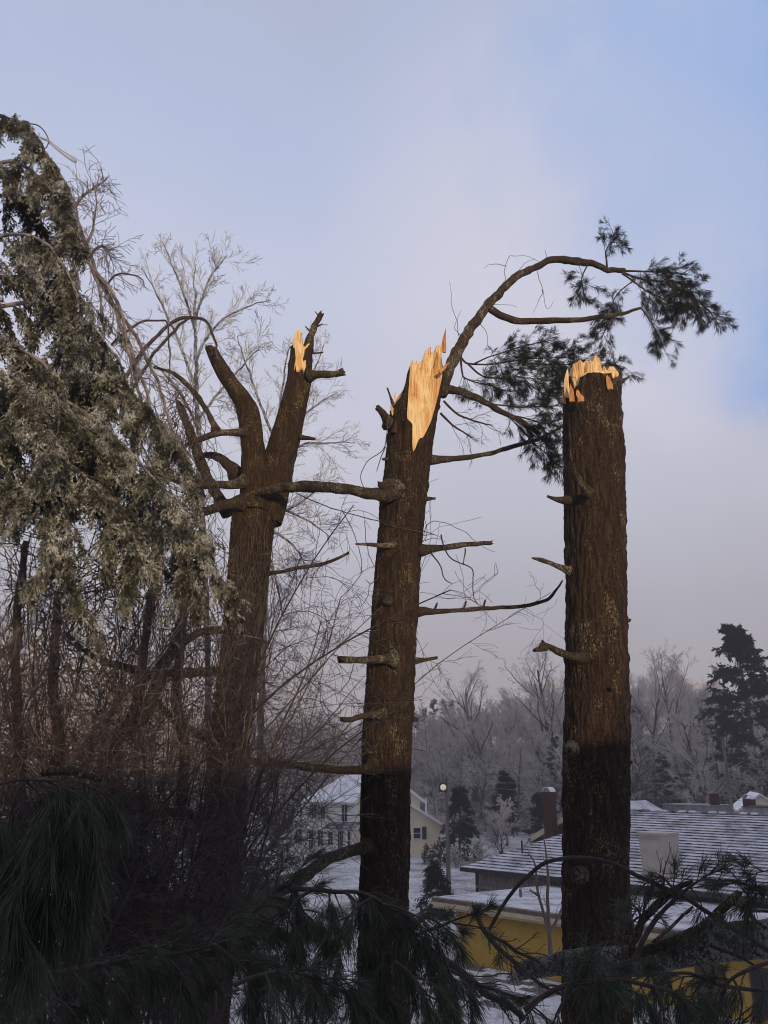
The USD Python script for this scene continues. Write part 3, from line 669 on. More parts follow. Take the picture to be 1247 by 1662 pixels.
# --- right pine
rt = Trunk([(970, 1850, 57), (968, 1500, 56), (969, 1300, 54.5), (969, 1100, 53), (968, 950, 51.5), (966, 800, 50), (962, 690, 48.5), (961, 630, 48), (961, 590, 47)], 9.3)
RZ = rt.zpx
def cut_rt(x, y):
    front = np.interp(x, [-1, -0.92, -0.8, -0.66, -0.6, -0.3, 0.1, 0.42, 0.5, 0.72, 0.8, 1], RZ([655, 652, 640, 634, 624, 623, 622, 622, 630, 634, 628, 622]))
    back = np.interp(x, [-1, -0.9, -0.8, -0.62, -0.4, -0.28, -0.1, -0.02, 0.08, 0.16, 0.2, 0.26, 0.34, 0.48, 0.62, 0.78, 0.9, 1], RZ([648, 615, 602, 594, 596, 593, 598, 584, 582, 585, 590, 612, 604, 612, 602, 606, 616, 622]))
    back = back + 0.03 * (meshkit.noise(np.stack([np.asarray(x) * 16, np.asarray(x) * 0, np.asarray(x) * 0], -1), 9) - 0.5)
    t = np.clip((y + 0.62) / 0.16, 0, 1)
    return front + (back - front) * t * np.clip(1.25 - 0.35 * np.clip(y, 0, 1), 0, 1)
t = tree_right = thing('broken_pine', 'thickest straight pine trunk snapped level with jagged orange splinters, rightmost of the broken ones', 'tree', P(970, 1850, 9.3), 'broken trunks')
part(t, 'trunk', rt.bark(cut_rt, na=200, seed=21), M['bark'], True)
part(t, 'broken_wood', rt.heart(cut_rt, splint=0.02, seed=24), M['wood'])
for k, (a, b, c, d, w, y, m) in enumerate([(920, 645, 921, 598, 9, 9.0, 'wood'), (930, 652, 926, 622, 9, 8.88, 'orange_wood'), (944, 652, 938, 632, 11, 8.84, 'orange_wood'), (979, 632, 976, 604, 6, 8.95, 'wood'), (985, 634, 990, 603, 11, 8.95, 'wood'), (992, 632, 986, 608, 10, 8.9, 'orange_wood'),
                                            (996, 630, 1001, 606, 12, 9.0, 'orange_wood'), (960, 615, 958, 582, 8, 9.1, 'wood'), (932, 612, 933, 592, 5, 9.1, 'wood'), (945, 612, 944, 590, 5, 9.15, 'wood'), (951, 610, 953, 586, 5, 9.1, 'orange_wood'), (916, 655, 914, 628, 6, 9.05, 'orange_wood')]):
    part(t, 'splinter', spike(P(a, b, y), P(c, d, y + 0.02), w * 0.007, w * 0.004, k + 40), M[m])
part(t, 'splinter', limb(at4([(984, 636, 8.95, 7), (997, 626, 8.98, 8), (1010, 616, 9.0, 6)]), n=9, sides=8, rough=0.5, seed=7, broken=1.5), M['limb'], label='dark torn chunk of bark')
stub(t, [(925, 812, 9.0, 5), (908, 811, 8.95, 4.5), (889, 805, 8.9, 2)], seed=31)
stub(t, [(955, 803, 8.86, 5), (946, 790, 8.72, 4.5), (934, 770, 8.6, 3)], seed=32)
stub(t, [(962, 800, 8.86, 4), (948, 785, 8.75, 3.5), (938, 768, 8.66, 2)], seed=33)
stub(t, [(925, 926, 9.0, 5), (905, 919, 8.95, 4), (885, 911, 8.9, 3.6), (865, 906, 8.85, 1.6)], seed=34)
stub(t, [(950, 1069, 8.84, 7), (930, 1066, 8.72, 6.5), (908, 1058, 8.65, 6), (890, 1049, 8.6, 5), (880, 1046, 8.58, 4)], seed=35)
stub(t, [(886, 1050, 8.6, 4), (869, 1055, 8.55, 3.4)], seed=36)
stub(t, [(884, 1047, 8.6, 3), (881, 1040, 8.58, 2)], seed=37)
stub(t, [(942, 1420, 8.86, 9), (935, 1417, 8.72, 8.5)], seed=38, label='pale round stub cut short')
stub(t, [(930, 1215, 8.85, 8), (922, 1216, 8.75, 6)], seed=39)
for k, (a, b) in enumerate(((1004, 790), (1018, 1010), (1020, 1240), (1000, 1120))):
    stub(t, [(a - 12, b, 9.25, 5), (a + (5 if k < 3 else -6), b - 3, 9.2 if k < 3 else 8.85, 2.4)], seed=45 + k)

# --- left forked tree
lt = Trunk([(318, 1850, 42), (348, 1500, 37), (358, 1400, 36), (368, 1265, 34.5), (386, 1100, 33.5), (398, 1000, 34), (406, 900, 35.5), (412, 835, 36.5), (420, 808, 33), (428, 788, 25), (434, 772, 13), (436, 764, 6)], 11.5)
ls = Trunk([(412, 830, 26), (412, 760, 21), (409, 710, 19.5), (402, 665, 19), (388, 640, 17.5), (370, 615, 15.5), (354, 588, 13), (340, 558, 10.5)], 11.35)
rs = Trunk([(428, 850, 30), (440, 800, 31), (452, 750, 28), (466, 700, 25), (477, 655, 23), (486, 612, 20.5), (489, 575, 19), (489, 535, 16)], 11.55)
t = tree_left = thing('broken_tree', 'forked tree wrapped in reddish vines with two snapped stems, leftmost of the broken ones', 'tree', P(318, 1850, 11.5), 'broken trunks')
flat = lambda tr, py, k=0.03, s=0: (lambda x, y: tr.zpx(py) + k * (meshkit.noise(np.stack([np.asarray(x) * 4, np.asarray(y) * 4, np.asarray(x) * 0 + s], -1), 3) - 0.5) + 0 * np.asarray(x))
part(t, 'trunk', lt.bark(flat(lt, 766), seed=31, amp=0.07), M['bark_left'], True)
part(t, 'stem', ls.bark(lambda x, y: ls.zpx(568) + 0.07 * (np.asarray(x) < -0.1) + 0.05 * (meshkit.noise(np.stack([np.asarray(x) * 5, np.asarray(y) * 5, np.asarray(x) * 0], -1), 5) - 0.5), na=72, seed=33, amp=0.07), M['bark_left'], True)
part(t, 'broken_wood', ls.heart(flat(ls, 566, 0.06), nr=24, na=80, seed=3), M['brown'])
LZ = rs.zpx
def cut_rs(x, y):
    front = np.interp(x, [-1, -0.8, -0.5, -0.42, -0.1, 0.1, 0.36, 0.46, 0.7, 1], LZ([566, 566, 572, 587, 593, 592, 587, 572, 566, 566]))
    back = np.interp(x, [-1, -0.8, -0.66, -0.5, -0.2, 0.05, 0.12, 0.25, 0.6, 0.8, 1], LZ([566, 562, 548, 541, 539, 543, 560, 566, 563, 560, 566]))
    t = np.clip((y + 0.75) / 0.3, 0, 1)
    return front + (back - front) * t
st = part(t, 'stem', rs.bark(cut_rs, na=80, seed=35, amp=0.07, jag=0.03), M['bark_left'], True)
part(st, 'broken_wood', rs.heart(cut_rs, nr=50, na=160, splint=0.012, seed=34), M['wood'])
# the bare patch below the break: wood where the bark is gone
g_u, g_v = np.meshgrid(np.linspace(-0.62, 0.62, 40), np.linspace(0, 1, 30))
edge = lambda u, s: 0.16 * (meshkit.noise(np.stack([u * 7, u * 0 + s, u * 0], -1), s) - 0.5)
zlo, zhi = rs.zpx(612) + edge(g_u, 2) + 0.06 * np.abs(g_u), rs.zpx(588) + edge(g_u, 5) - 0.05 * np.abs(g_u)
wid = 0.8 + 0.5 * edge(g_v * 1.5, 9)
ang = -np.pi / 2 + (g_u * wid + 0.12)
gz = zlo + (zhi - zlo) * g_v
kk = 1.115 - 0.16 * sstep(0.45, 0.62, np.abs(g_u)) - 0.12 * sstep(0.9, 1, g_v) - 0.12 * sstep(0.1, 0, g_v)
pv = rs.at(gz, np.cos(ang) * kk, np.sin(ang) * kk).reshape(-1, 3)
ij = (np.arange(29)[:, None] * 40 + np.arange(39)[None]).ravel()
part(st, 'bare_wood_patch', (pv, np.vstack([np.stack([ij, ij + 1, ij + 41], 1), np.stack([ij, ij + 41, ij + 40], 1)])), M['wood'])
stub(t, [(500, 610, 11.45, 8), (515, 608, 11.4, 6.5), (540, 607, 11.35, 6), (557, 605, 11.3, 5.4)], seed=51)
stub(t, [(552, 602, 11.3, 2), (556, 598, 11.3, 1.2)], seed=52)
stub(t, [(499, 568, 11.6, 6.5), (505, 545, 11.6, 6), (512, 527, 11.6, 5), (522, 509, 11.6, 4.4)], seed=53, name='branch')
for k, (a, b, c, d) in enumerate(((506, 540, 496, 530), (510, 532, 523, 526), (519, 514, 512, 506), (505, 574, 524, 572))):
    stub(t, [(a, b, 11.58, 2), (c, d, 11.55, 1)], seed=54 + k, name='twig', wob=0)
stub(t, [(486, 709, 11.5, 3), (512, 712, 11.5, 1.8)], seed=58)
stub(t, [(402, 700, 11.2, 7), (385, 702, 11.15, 6), (355, 703, 11.1, 5.4), (325, 712, 11.0, 4.5), (300, 722, 10.9, 3)], seed=59, name='branch', wob=0.04)
stub(t, [(400, 780, 11.2, 9), (380, 786, 11.1, 7), (335, 786, 11.0, 6.5), (290, 780, 10.9, 5.5), (258, 768, 10.8, 4), (225, 755, 10.7, 2.5)], seed=60, name='branch', wob=0.04)
stub(t, [(395, 815, 11.2, 10), (365, 820, 11.1, 8), (325, 832, 11.0, 7), (285, 848, 10.9, 5), (250, 870, 10.8, 3)], seed=61, name='branch', wob=0.05)
stub(t, [(352, 700, 11.1, 5), (343, 680, 11.2, 5), (325, 650, 11.3, 4.5), (300, 622, 11.4, 4), (275, 602, 11.5, 3), (250, 596, 11.6, 2)], seed=62, name='branch', wob=0.04)
stub(t, [(372, 830, 11.6, 9), (350, 800, 11.7, 9), (330, 760, 11.8, 8.5), (312, 715, 11.9, 8), (300, 680, 12, 7), (290, 655, 12.1, 5)], seed=63, name='branch', wob=0.06)
stub(t, [(385, 770, 11.7, 9), (372, 755, 11.8, 9), (352, 742, 11.9, 7), (335, 738, 12, 5)], seed=64, wob=0.04)
stub(t, [(375, 1092, 11.3, 9), (350, 1090, 11.2, 8), (300, 1092, 11.1, 7.5), (250, 1094, 11, 7), (212, 1086, 10.9, 7), (170, 1075, 10.8, 5.5), (135, 1055, 10.7, 4.5), (105, 1025, 10.6, 3)], seed=65, name='branch', wob=0.06)
stub(t, [(385, 1020, 11.4, 8), (355, 1022, 11.4, 6.5), (320, 1028, 11.4, 6), (285, 1055, 11.4, 6), (250, 1090, 11.3, 5), (215, 1150, 11.2, 4)], seed=66, name='branch', wob=0.06)
stub(t, [(350, 1195, 11.3, 9), (320, 1192, 11.3, 7), (285, 1170, 11.3, 6), (255, 1135, 11.2, 4)], seed=67, name='branch', wob=0.05)
stub(t, [(345, 1340, 11.2, 10), (300, 1320, 11.0, 7), (240, 1320, 10.8, 6), (190, 1330, 10.6, 4)], seed=68, name='branch', wob=0.06)
stub(t, [(425, 932, 11.4, 3.5), (450, 929, 11.2, 3), (485, 922, 11.1, 3), (520, 917, 11.0, 2.8), (545, 908, 10.9, 2.4), (566, 897, 10.9, 2)], seed=69, name='branch', wob=0.05)

# ------------------------------------------------------------------ houses
def gable_prism(F, u0, u1, w0, w1, z0, z1, zr):
    """Walls with two gable ends at u0 and u1, ridge along u."""
    wm = (w0 + w1) / 2
    q = [(u0, w0, z0), (u0, w1, z0), (u0, w1, z1), (u0, wm, zr), (u0, w0, z1)]
    v = np.array([F(*p) for p in q] + [F(u1, b, c) for _, b, c in q])
    f = [[0, 2, 1], [0, 3, 2], [0, 4, 3], [5, 6, 7], [5, 7, 8], [5, 8, 9]]
    for i in range(5):
        j = (i + 1) % 5
        f += [[i, i + 5, j], [j, i + 5, j + 5]]
    return v, np.array(f)

def courses(F, lower, upper, n, step=0.03, nseg=24, seed=0, rag=0.012):
    """Rows of shingles from a lower edge (a, b) up to an upper edge (a, b), each row lipping over the one below."""
    la, lb_, ua, ub = (np.array(F(*p)) for p in (*lower, *upper))
    nrm = unit(np.cross(lb_ - la, ua - la + (ub - lb_))[None])[0]
    nrm = nrm if nrm[2] > 0 else -nrm
    rg = np.random.default_rng(seed)
    vs, fs, es = [], [], []
    for i in range(n):
        t0, t1 = i / n, (i + 1.12) / n
        s = np.linspace(0, 1, nseg + 1)[:, None]
        lo = (la + (ua - la) * t0) * (1 - s) + (lb_ + (ub - lb_) * t0) * s
        hi = (la + (ua - la) * min(t1, 1)) * (1 - s) + (lb_ + (ub - lb_) * min(t1, 1)) * s
        drop = (rg.random((nseg + 1, 1)) - 0.5) * 2 * rag
        dn = unit((la - ua)[None])
        top = lo + nrm * step * (1 + 0.3 * (rg.random((nseg + 1, 1)) - 0.5)) + dn * drop
        v = np.concatenate([lo - nrm * 0.01 + dn * drop, top, hi])
        m = nseg + 1
        k = np.arange(nseg)
        f = np.vstack([np.stack([m + k, m + k + 1, 2 * m + k + 1], 1), np.stack([m + k, 2 * m + k + 1, 2 * m + k], 1)])
        e = np.vstack([np.stack([k, k + 1, m + k + 1], 1), np.stack([k, m + k + 1, m + k], 1)])
        n0 = sum(len(x) for x in vs)
        fs.append(f + n0); es.append(e + n0); vs.append(v)
    return (np.vstack(vs), np.vstack(fs)), (np.vstack(vs), np.vstack(es))

# --- yellow house with a nearly flat snowy roof
e0, e1 = PZ(702, 1461, 3.3), PZ(1145, 1524, 3.3)
FY = Frame(e0, (e1 - e0)[:2])
LY = 22.0
gy0 = 0.3
t = thing('yellow_house', 'low ochre yellow house with nearly flat snow covered roof and cream gutter', 'house', (e0[0], e0[1], gy0))
WZ = 12.5
part(t, 'wall', FY.box(0.9, 0.75, gy0, LY, WZ, 2.95), M['ochre'])
zr = lambda w: 3.42 - 0.035 * w
v, f = FY.slab([(0, 0.0, zr(0)), (LY, 0.0, zr(0)), (LY, WZ, zr(WZ)), (0, WZ, zr(WZ))], 0.16)
roof = part(t, 'roof', (v, f), M['drip'])
# snow sheet, uneven at the edge
su, sw = np.meshgrid(np.linspace(0.12, LY, 120), np.linspace(0.22, WZ - 0.1, 60))
sz = zr(sw) + 0.012 + 0.05 * meshkit.fbm(np.stack([su * 1.2, sw * 1.2, su * 0], -1), 3, 3) * sstep(0.2, 0.6, sw)
sv = (FY.o + su[..., None] * FY.u + sw[..., None] * FY.w + sz[..., None] * np.array([0, 0, 1.0])).reshape(-1, 3)
ij = (np.arange(59)[:, None] * 120 + np.arange(119)[None]).ravel()
part(roof, 'snow', (sv, np.vstack([np.stack([ij, ij + 1, ij + 121], 1), np.stack([ij, ij + 121, ij + 120], 1)])), M['roof_snow'], True)
for k in range(3):
    part(roof, 'edge_board', FY.box(0.02, -0.02 - 0.012 * k, 3.26 - 0.055 * k + 0.12, LY, 0.05, 3.30 - 0.055 * k + 0.12), M['drip'])
gprof = np.array([(0, 0.16), (0.0, 0.0), (-0.05, -0.03), (-0.13, 0.02), (-0.15, 0.10), (-0.17, 0.16), (-0.15, 0.16), (-0.12, 0.05), (-0.03, 0.02), (-0.02, 0.16)])
gv = np.array([FY(u, a - 0.04, 3.08 + b) for u in (-0.1, LY) for a, b in gprof]); n = len(gprof)
gf_ = []
for i in range(n):
    j = (i + 1) % n
    gf_ += [[i, j, n + j], [i, n + j, n + i]]
gf_ += [[0, i + 1, i] for i in range(1, n - 1)]
part(t, 'gutter', (gv, np.array(gf_)), M['gutter'])
part(t, 'fascia', FY.box(0.0, 0.0, 2.98, LY, 0.04, 3.27), M['gutter'])
dpts = np.array([FY(1.0, -0.06, 3.06), FY(1.0, -0.06, 2.85), FY(1.03, 0.2, 2.6), FY(1.06, 0.6, 2.35), FY(1.06, 0.66, 2.1), FY(1.06, 0.66, 0.6)])
dsp = limb(np.hstack([dpts, np.full((6, 1), 0.075)]), n=30, sides=8, rough=0.0)
part(t, 'downspout', dsp, M['gutter'], True)
part(t, 'corner_post', FY.box(0.84, 0.68, gy0, 1.02, 0.86, 2.96), M['gutter'])
pz = FY(0.4, 2.4, 0)
vent = trimesh.creation.cylinder(0.07, 0.42, sections=12); vent.apply_translation(FY(2.6, 3.4, zr(3.4) + 0.2))
part(roof, 'vent_pipe', vent, M['pole'])
wl = part(t, 'window', FY.box(14.2, 0.69, 0.9, 17.6, 0.76, 2.5), M['brown'])
for k in range(2):
    part(wl, 'pane', FY.box(14.3 + 1.65 * k, 0.66, 1.0, 15.85 + 1.65 * k, 0.70, 2.4), M['glass'])
part(t, 'door', FY.box(12.2, 0.68, gy0, 13.3, 0.76, 2.4), M['brown'])

# --- hip roofed house behind it
h0, h1 = PZ(748, 1409, 3.6), PZ(1247, 1460, 3.6)
FH = Frame(h0, (h1 - h0)[:2])
r0 = PZ(1027, 1317, 6.6)
ru, rw = FH.local(r0)
LH = 34.0
t = thing('shingled_house', 'grey house with large hip roof of snow dusted shingle rows', 'house', (h0[0], h0[1], 0.3))
part(t, 'wall', FH.box(0.6, 0.6, 0.3, LH - 0.6, 2 * rw - 0.6, 3.5), M['dark'])
tread, riser = courses(FH, ((0, 0, 3.6), (LH, 0, 3.6)), ((ru, rw, 6.6), (LH - ru, rw, 6.6)), 26, nseg=130, seed=1, step=0.07, rag=0.02)
rf = part(t, 'roof', tread, M['roof_snow'])
part(rf, 'shingle_edges', riser, M['shingle'], kind='stuff')
tread, riser = courses(FH, ((0, 2 * rw, 3.6), (0, 0, 3.6)), ((ru, rw, 6.6), (ru, rw, 6.6)), 26, nseg=30, seed=2, step=0.085)
part(rf, 'hip_side', tread, M['roof_snow'])
part(rf, 'shingle_edges', riser, M['shingle'], kind='stuff')
part(rf, 'rear_side', FH.slab([(LH, 2 * rw, 3.6), (0, 2 * rw, 3.6), (ru, rw, 6.59), (LH - ru, rw, 6.59)], 0.05), M['roof_snow'])
part(rf, 'ridge_cap', limb(np.array([[*FH(ru - 0.1, rw, 6.63), 0.09], [*FH(LH - ru, rw, 6.63), 0.09]]), n=60, sides=8, rough=0.3, seed=4), M['shingle'])
for k in range(15):
    part(rf, 'ridge_tile', FH.box(ru + 0.7 + k * 0.62, rw - 0.13, 6.66, ru + 1.1 + k * 0.62, rw + 0.13, 6.75), M['snow' if k % 3 else 'shingle'])
part(t, 'eave_board', FH.box(-0.02, -0.05, 3.42, LH, -0.005, 3.63), M['dark'])
part(t, 'soffit', FH.box(0, 0.0, 3.43, LH, 0.6, 3.5), M['dark'])
vp = trimesh.creation.cylinder(0.055, 0.7, sections=10); vp.apply_translation(FH(*FH.local(PZ(848, 1382, 4.5)), 4.75))
part(rf, 'vent_pipe', vp, M['dark'])
rg = np.random.default_rng(8)
for k in range(46):
    u = 0.9 + k * 0.235
    part(t, 'plank', FH.box(u, 0.50 - 0.01 * (k % 2), 0.4, u + 0.215, 0.56, 3.42 - 0.05 * rg.random()), M['plank'])
part(t, 'rail', FH.box(0.8, 0.40, 2.55, 11.6, 0.48, 2.70), M['plank'])
# the beige cooler on the roof
def on_roof(px, py):
    d = pix_dir(px, py)
    k = 3.0 / rw
    o = np.array([0, 0, EYE])
    den = d[2] - k * (d @ FH.w)
    s_ = (3.6 + k * ((o - FH.o) @ FH.w) - o[2]) / den
    return o + d * s_
c0 = on_roof(1042, 1426)
FC = Frame(c0, FH.u[:2])
CB = c0[2] + 0.15
t = thing('rooftop_cooler', 'beige metal cooler box standing on the snowy roof', 'air cooler', c0)
cw, cd, ch = 1.55, 1.35, 2.0
tp = 0.07
cab = np.array([FC(u, w, z) for z, e in ((CB, tp), (CB + ch, 0)) for u, w in ((e, e), (cw - e, e), (cw - e, cd - e), (e, cd - e))])
part(t, 'cabinet', (cab, np.array([[0, 1, 5], [0, 5, 4], [1, 2, 6], [1, 6, 5], [2, 3, 7], [2, 7, 6], [3, 0, 4], [3, 4, 7], [4, 5, 6], [4, 6, 7]])), M['metal'])
part(t, 'top_cap', FC.box(-0.03, -0.03, CB + ch - 0.06, cw + 0.03, cd + 0.03, CB + ch + 0.05), M['metal'])
part(t, 'panel', FC.box(0.14, -0.02 + tp * 0.5, CB + 0.3, cw - 0.14, 0.06, CB + ch - 0.30), M['metal'])
for k in range(4):
    part(t, 'louver', FC.box(0.12 + (k % 2) * 0.55, -0.035, CB + ch - 0.16 - 0.08 * (k // 2), 0.60 + (k % 2) * 0.55, 0.02, CB + ch - 0.12 - 0.08 * (k // 2)), M['metal'])
for u, w in ((0.08, 0.08), (cw - 0.16, 0.08), (cw - 0.16, cd - 0.16), (0.08, cd - 0.16)):
    part(t, 'leg', FC.box(u, w, CB - 0.4, u + 0.08, w + 0.08, CB + 0.01), M['grey_metal'])

def chimney(name, label, px, py_top, py_bot, D, wpx, cap=True, dpx=None, mat_='brick', kind_group=None):
    a, b = P(px, py_top, D), P(px, py_bot, D)
    w = wpx * mpp(a) / 2
    hgt = a[2] - b[2]
    t = thing(name, label, 'chimney', b, kind_group)
    F = Frame(b[:2], FH.u[:2])
    rh = 0.075
    n = int(hgt / rh)
    part(t, 'core', F.box(-w + 0.015, -w + 0.015, b[2] - 0.8, w - 0.015, w - 0.015, a[2] - w * 0.8), M['mortar'])
    rg = np.random.default_rng(3)
    many = []
    top = a[2] - (w * 0.9 if cap else 0)
    z = top - rh
    row = 0
    while z > b[2] - 0.8:
        off = 0.11 * (row % 2)
        for side in range(4):
            u = -w + off - 0.11
            while u < w - 0.02:
                s0, s1 = max(u, -w), min(u + 0.205, w)
                if s1 - s0 > 0.05:
                    d = 0.006 * rg.random()
                    bx = {0: (s0, -w - d, s1, -w + 0.03), 1: (w - 0.03, s0, w + d, s1), 2: (s0, w - 0.03, s1, w + d), 3: (-w - d, s0, -w + 0.03, s1)}[side]
                    many.append(F.box(bx[0], bx[1], z, bx[2], bx[3], z + rh - 0.012))
                u += 0.22
        z -= rh; row += 1
    part(t, 'bricks', cat(many), M[mat_], kind='stuff')
    if cap:
        th = np.linspace(0, np.pi, 13)
        prof = [(math.cos(q) * w * 1.03, top + math.sin(q) * w * 0.95) for q in th]
        inn = [(math.cos(q) * w * 0.86, top + math.sin(q) * w * 0.80) for q in th]
        v = np.array([F(*p_[:1], s, p_[1]) for s in (-w * 1.02, w * 1.02) for p_ in prof + inn])
        m = 13; f = []
        for i in range(12):
            o, q = i, i + 1
            f += [[o, q, 26 + q], [o, 26 + q, 26 + o], [13 + q, 13 + o, 39 + o], [13 + q, 39 + o, 39 + q], [q, o, 13 + o], [q, 13 + o, 13 + q], [26 + o, 26 + q, 39 + q], [26 + o, 39 + q, 39 + o]]
        part(t, 'arched_cap', (v, np.array(f)), M['snow'], True)
    return t
chimney('chimney', 'red brick chimney with snow topped arched cap above the brown gable', 895, 1278, 1352, 60, 15.5)
chimney('chimney', 'brick chimney with arched cap beside the small cream gable at the right edge', 1220, 1290, 1330, 66, 15)
chimney('chimney', 'plain square brick chimney in front of the leaning pole', 1164, 1288, 1330, 64, 11, cap=False)

# --- brown gabled house between them
b0 = PZ(862, 1362, 4.4)
FB = Frame(b0, FH.u[:2])
t = thing('brown_house', 'brown house with a cream edged gable behind the brick chimney', 'house', (b0[0], b0[1], 0.5))
part(t, 'wall', gable_prism(Frame(b0 + np.array([0.5, 0.6, 0]), FH.w[:2] * -1), -9.0, 0.0, 0.5, 8.5, 0.5, 4.2, 6.5), M['brown'])
apex = PZ(935, 1308, 6.6)
def beam(a, b, w, h):
    ax = unit((b - a)[None])[0]; s = unit(np.cross(ax, [0, 0, 1.0])[None])[0]; u = np.cross(s, ax)
    v = np.array([p + s * w * i / 2 + u * h * j / 2 for p in (a, b) for i, j in ((-1, -1), (1, -1), (1, 1), (-1, 1))])
    return v, np.array([[0, 1, 5], [0, 5, 4], [1, 2, 6], [1, 6, 5], [2, 3, 7], [2, 7, 6], [3, 0, 4], [3, 4, 7], [0, 2, 1], [0, 3, 2], [4, 5, 6], [4, 6, 7]])
ap = np.array([*(b0[:2] + (FH.u * 4.6)[:2]), 6.75])
part(t, 'rake_board', beam(b0, ap, 0.12, 0.34), M['gutter'])
part(t, 'rake_board', beam(ap, ap * 2 - b0 - np.array([0, 0, 2 * (ap[2] - b0[2])]), 0.12, 0.34), M['gutter'])
wv = FH.w * 9
for s in (0, 1):
    q0 = b0 if s == 0 else ap * 2 - b0 - np.array([0, 0, 2 * (ap[2] - b0[2])])
    c = [q0 + [0, 0, 0.2], ap + [0, 0, 0.2], ap + wv + [0, 0, 0.2], q0 + wv + [0, 0, 0.2]]
    v = np.vstack([c, np.array(c) - [0, 0, 0.12]])
    part(t, 'roof', (v, np.array([[0, 1, 2], [0, 2, 3], [4, 6, 5], [4, 7, 6], [0, 4, 5], [0, 5, 1], [1, 5, 6], [1, 6, 2], [2, 6, 7], [2, 7, 3], [3, 7, 4], [3, 4, 0]])), M['roof_snow'])

# --- roofs beyond the ridge on the right
q0 = P(1078, 1323, 66)
FG = Frame(q0, FH.u[:2])
t = thing('grey_building', 'grey flat topped building just beyond the snowy ridge', 'building', (q0[0], q0[1], 0.5))
part(t, 'wall', FG.box(0, 0, 0.5, 4.2, 3, q0[2] + 0.75), M['grey_metal'])
part(t, 'parapet', FG.box(-0.05, -0.05, q0[2] + 0.75, 4.25, 3.05, q0[2] + 0.80), M['grey_metal'])
part(t, 'wall', FG.box(6.1, 0, 0.5, 16, 3, q0[2] + 0.75), M['grey_metal'])
part(t, 'parapet', FG.box(6.05, -0.05, q0[2] + 0.75, 16, 3.05, q0[2] + 0.8), M['dark'])
q1 = P(1236, 1311, 72)
FS = Frame(q1 + np.array([0, 0, 0]), (0.95, -0.3))
t = thing('cream_house', 'small cream gable end peeking over the ridge at the right edge', 'house', (q1[0], q1[1], 0.5))
F2 = Frame(q1, (0.3, 0.95))
part(t, 'wall', gable_prism(F2, 0, 7, -1.6, 1.6, 0.5, q1[2] - 0.1, q1[2] + 1.0), M['cream'])
for s in (-1, 1):
    part(t, 'roof', F2.slab([(-0.3, s * 1.95, q1[2] - 0.22), (7, s * 1.95, q1[2] - 0.22), (7, 0, q1[2] + 1.16), (-0.3, 0, q1[2] + 1.16)], 0.12), M['snow'])

# --- white house in the middle distance
A = PZ(575, 1393, 1.3); A2 = A.copy()
B = P(712, 1392, A[1] + 1.6)
FW = Frame(A, (B - A)[:2])
WU = float(np.linalg.norm((B - A)[:2]))
t = thing('white_house', 'two storey white house with cream gable end and snowy roofs', 'house', (A[0], A[1], 1.2))
ze = P(575, 1297, A[1])[2]
UW = WU * 0.80
def house_block(F, u0, u1, w0, w1, z0, ze, zr, wall, over=0.45, roof_th=0.24):
    """A block whose gable faces the front (ridge runs back along w)."""
    um = (u0 + u1) / 2
    q = [(u0, z0), (u1, z0), (u1, ze), (um, zr), (u0, ze)]
    v = np.array([F(a, w, b) for w in (w0, w1) for a, b in q])
    f = [[0, 1, 2], [0, 2, 4], [4, 2, 3], [5, 7, 6], [5, 9, 7], [9, 8, 7]]
    for i in range(5):
        j = (i + 1) % 5
        f += [[i, j + 5, j], [i, i + 5, j + 5]]
    sl = (zr - ze) / (um - u0)
    roofs = []
    for s in (-1, 1):
        ue = (u0 - over) if s < 0 else (u1 + over)
        roofs.append(F.slab([(ue, w0 - over, ze - sl * over + 0.12), (ue, w1 + over, ze - sl * over + 0.12), (um, w1 + over, zr + 0.12), (um, w0 - over, zr + 0.12)], roof_th))
        rk = beam(F(ue, w0 - over - 0.03, ze - sl * over + 0.0), F(um, w0 - over - 0.03, zr + 0.0), 0.06, 0.24)
        roofs.append(rk)
    return (v, np.array(f)), roofs
wall, roofs = house_block(FW, 0, UW, 0.6, 11, 0.9, ze, ze + UW * 0.36, 'cream')
part(t, 'wall', wall, M['cream'], label='cream gable block')
for k, r_ in enumerate(roofs):
    part(t, 'roof' if k % 2 == 0 else 'rake_board', r_, M['snow' if k % 2 == 0 else 'white'])
zl = P(716, 1342, A[1] + 1.6)[2]
wall, roofs = house_block(FW, UW * 0.28, WU, -0.9, 4, 0.9, zl + 0.35, zl + 0.35 + WU * 0.72 * 0.5 * 0.62, 'cream')
part(t, 'wall', wall, M['cream'])
for k, r_ in enumerate(roofs):
    part(t, 'roof' if k % 2 == 0 else 'rake_board', r_, M['snow' if k % 2 == 0 else 'white'])
for k in range(17):                                   # boards of the front gable wall
    z = 1.25 + k * 0.21
    part(t, 'siding_board', FW.box(UW * 0.28 + 0.02, -0.925, z, WU - 0.02, -0.898, z + 0.03), M['cream'])
part(t, 'porch_post', FW.box(UW + 0.35, -0.3, zl + 0.5, UW + 0.5, -0.15, zl + 2.6), M['white'])
wn = part(t, 'window', FW.box(WU * 0.665, -0.98, 2.95, WU * 0.765, -0.9, 4.0), M['white'])
part(wn, 'pane', FW.box(WU * 0.675, -1.0, 3.02, WU * 0.755, -0.975, 3.93), M['glass'])
part(wn, 'sash_bar', FW.box(WU * 0.675, -1.015, 3.45, WU * 0.755, -0.99, 3.5), M['white'])
part(t, 'shutter', FW.box(WU * 0.78, -0.97, 2.92, WU * 0.83, -0.92, 4.03), M['dark'])
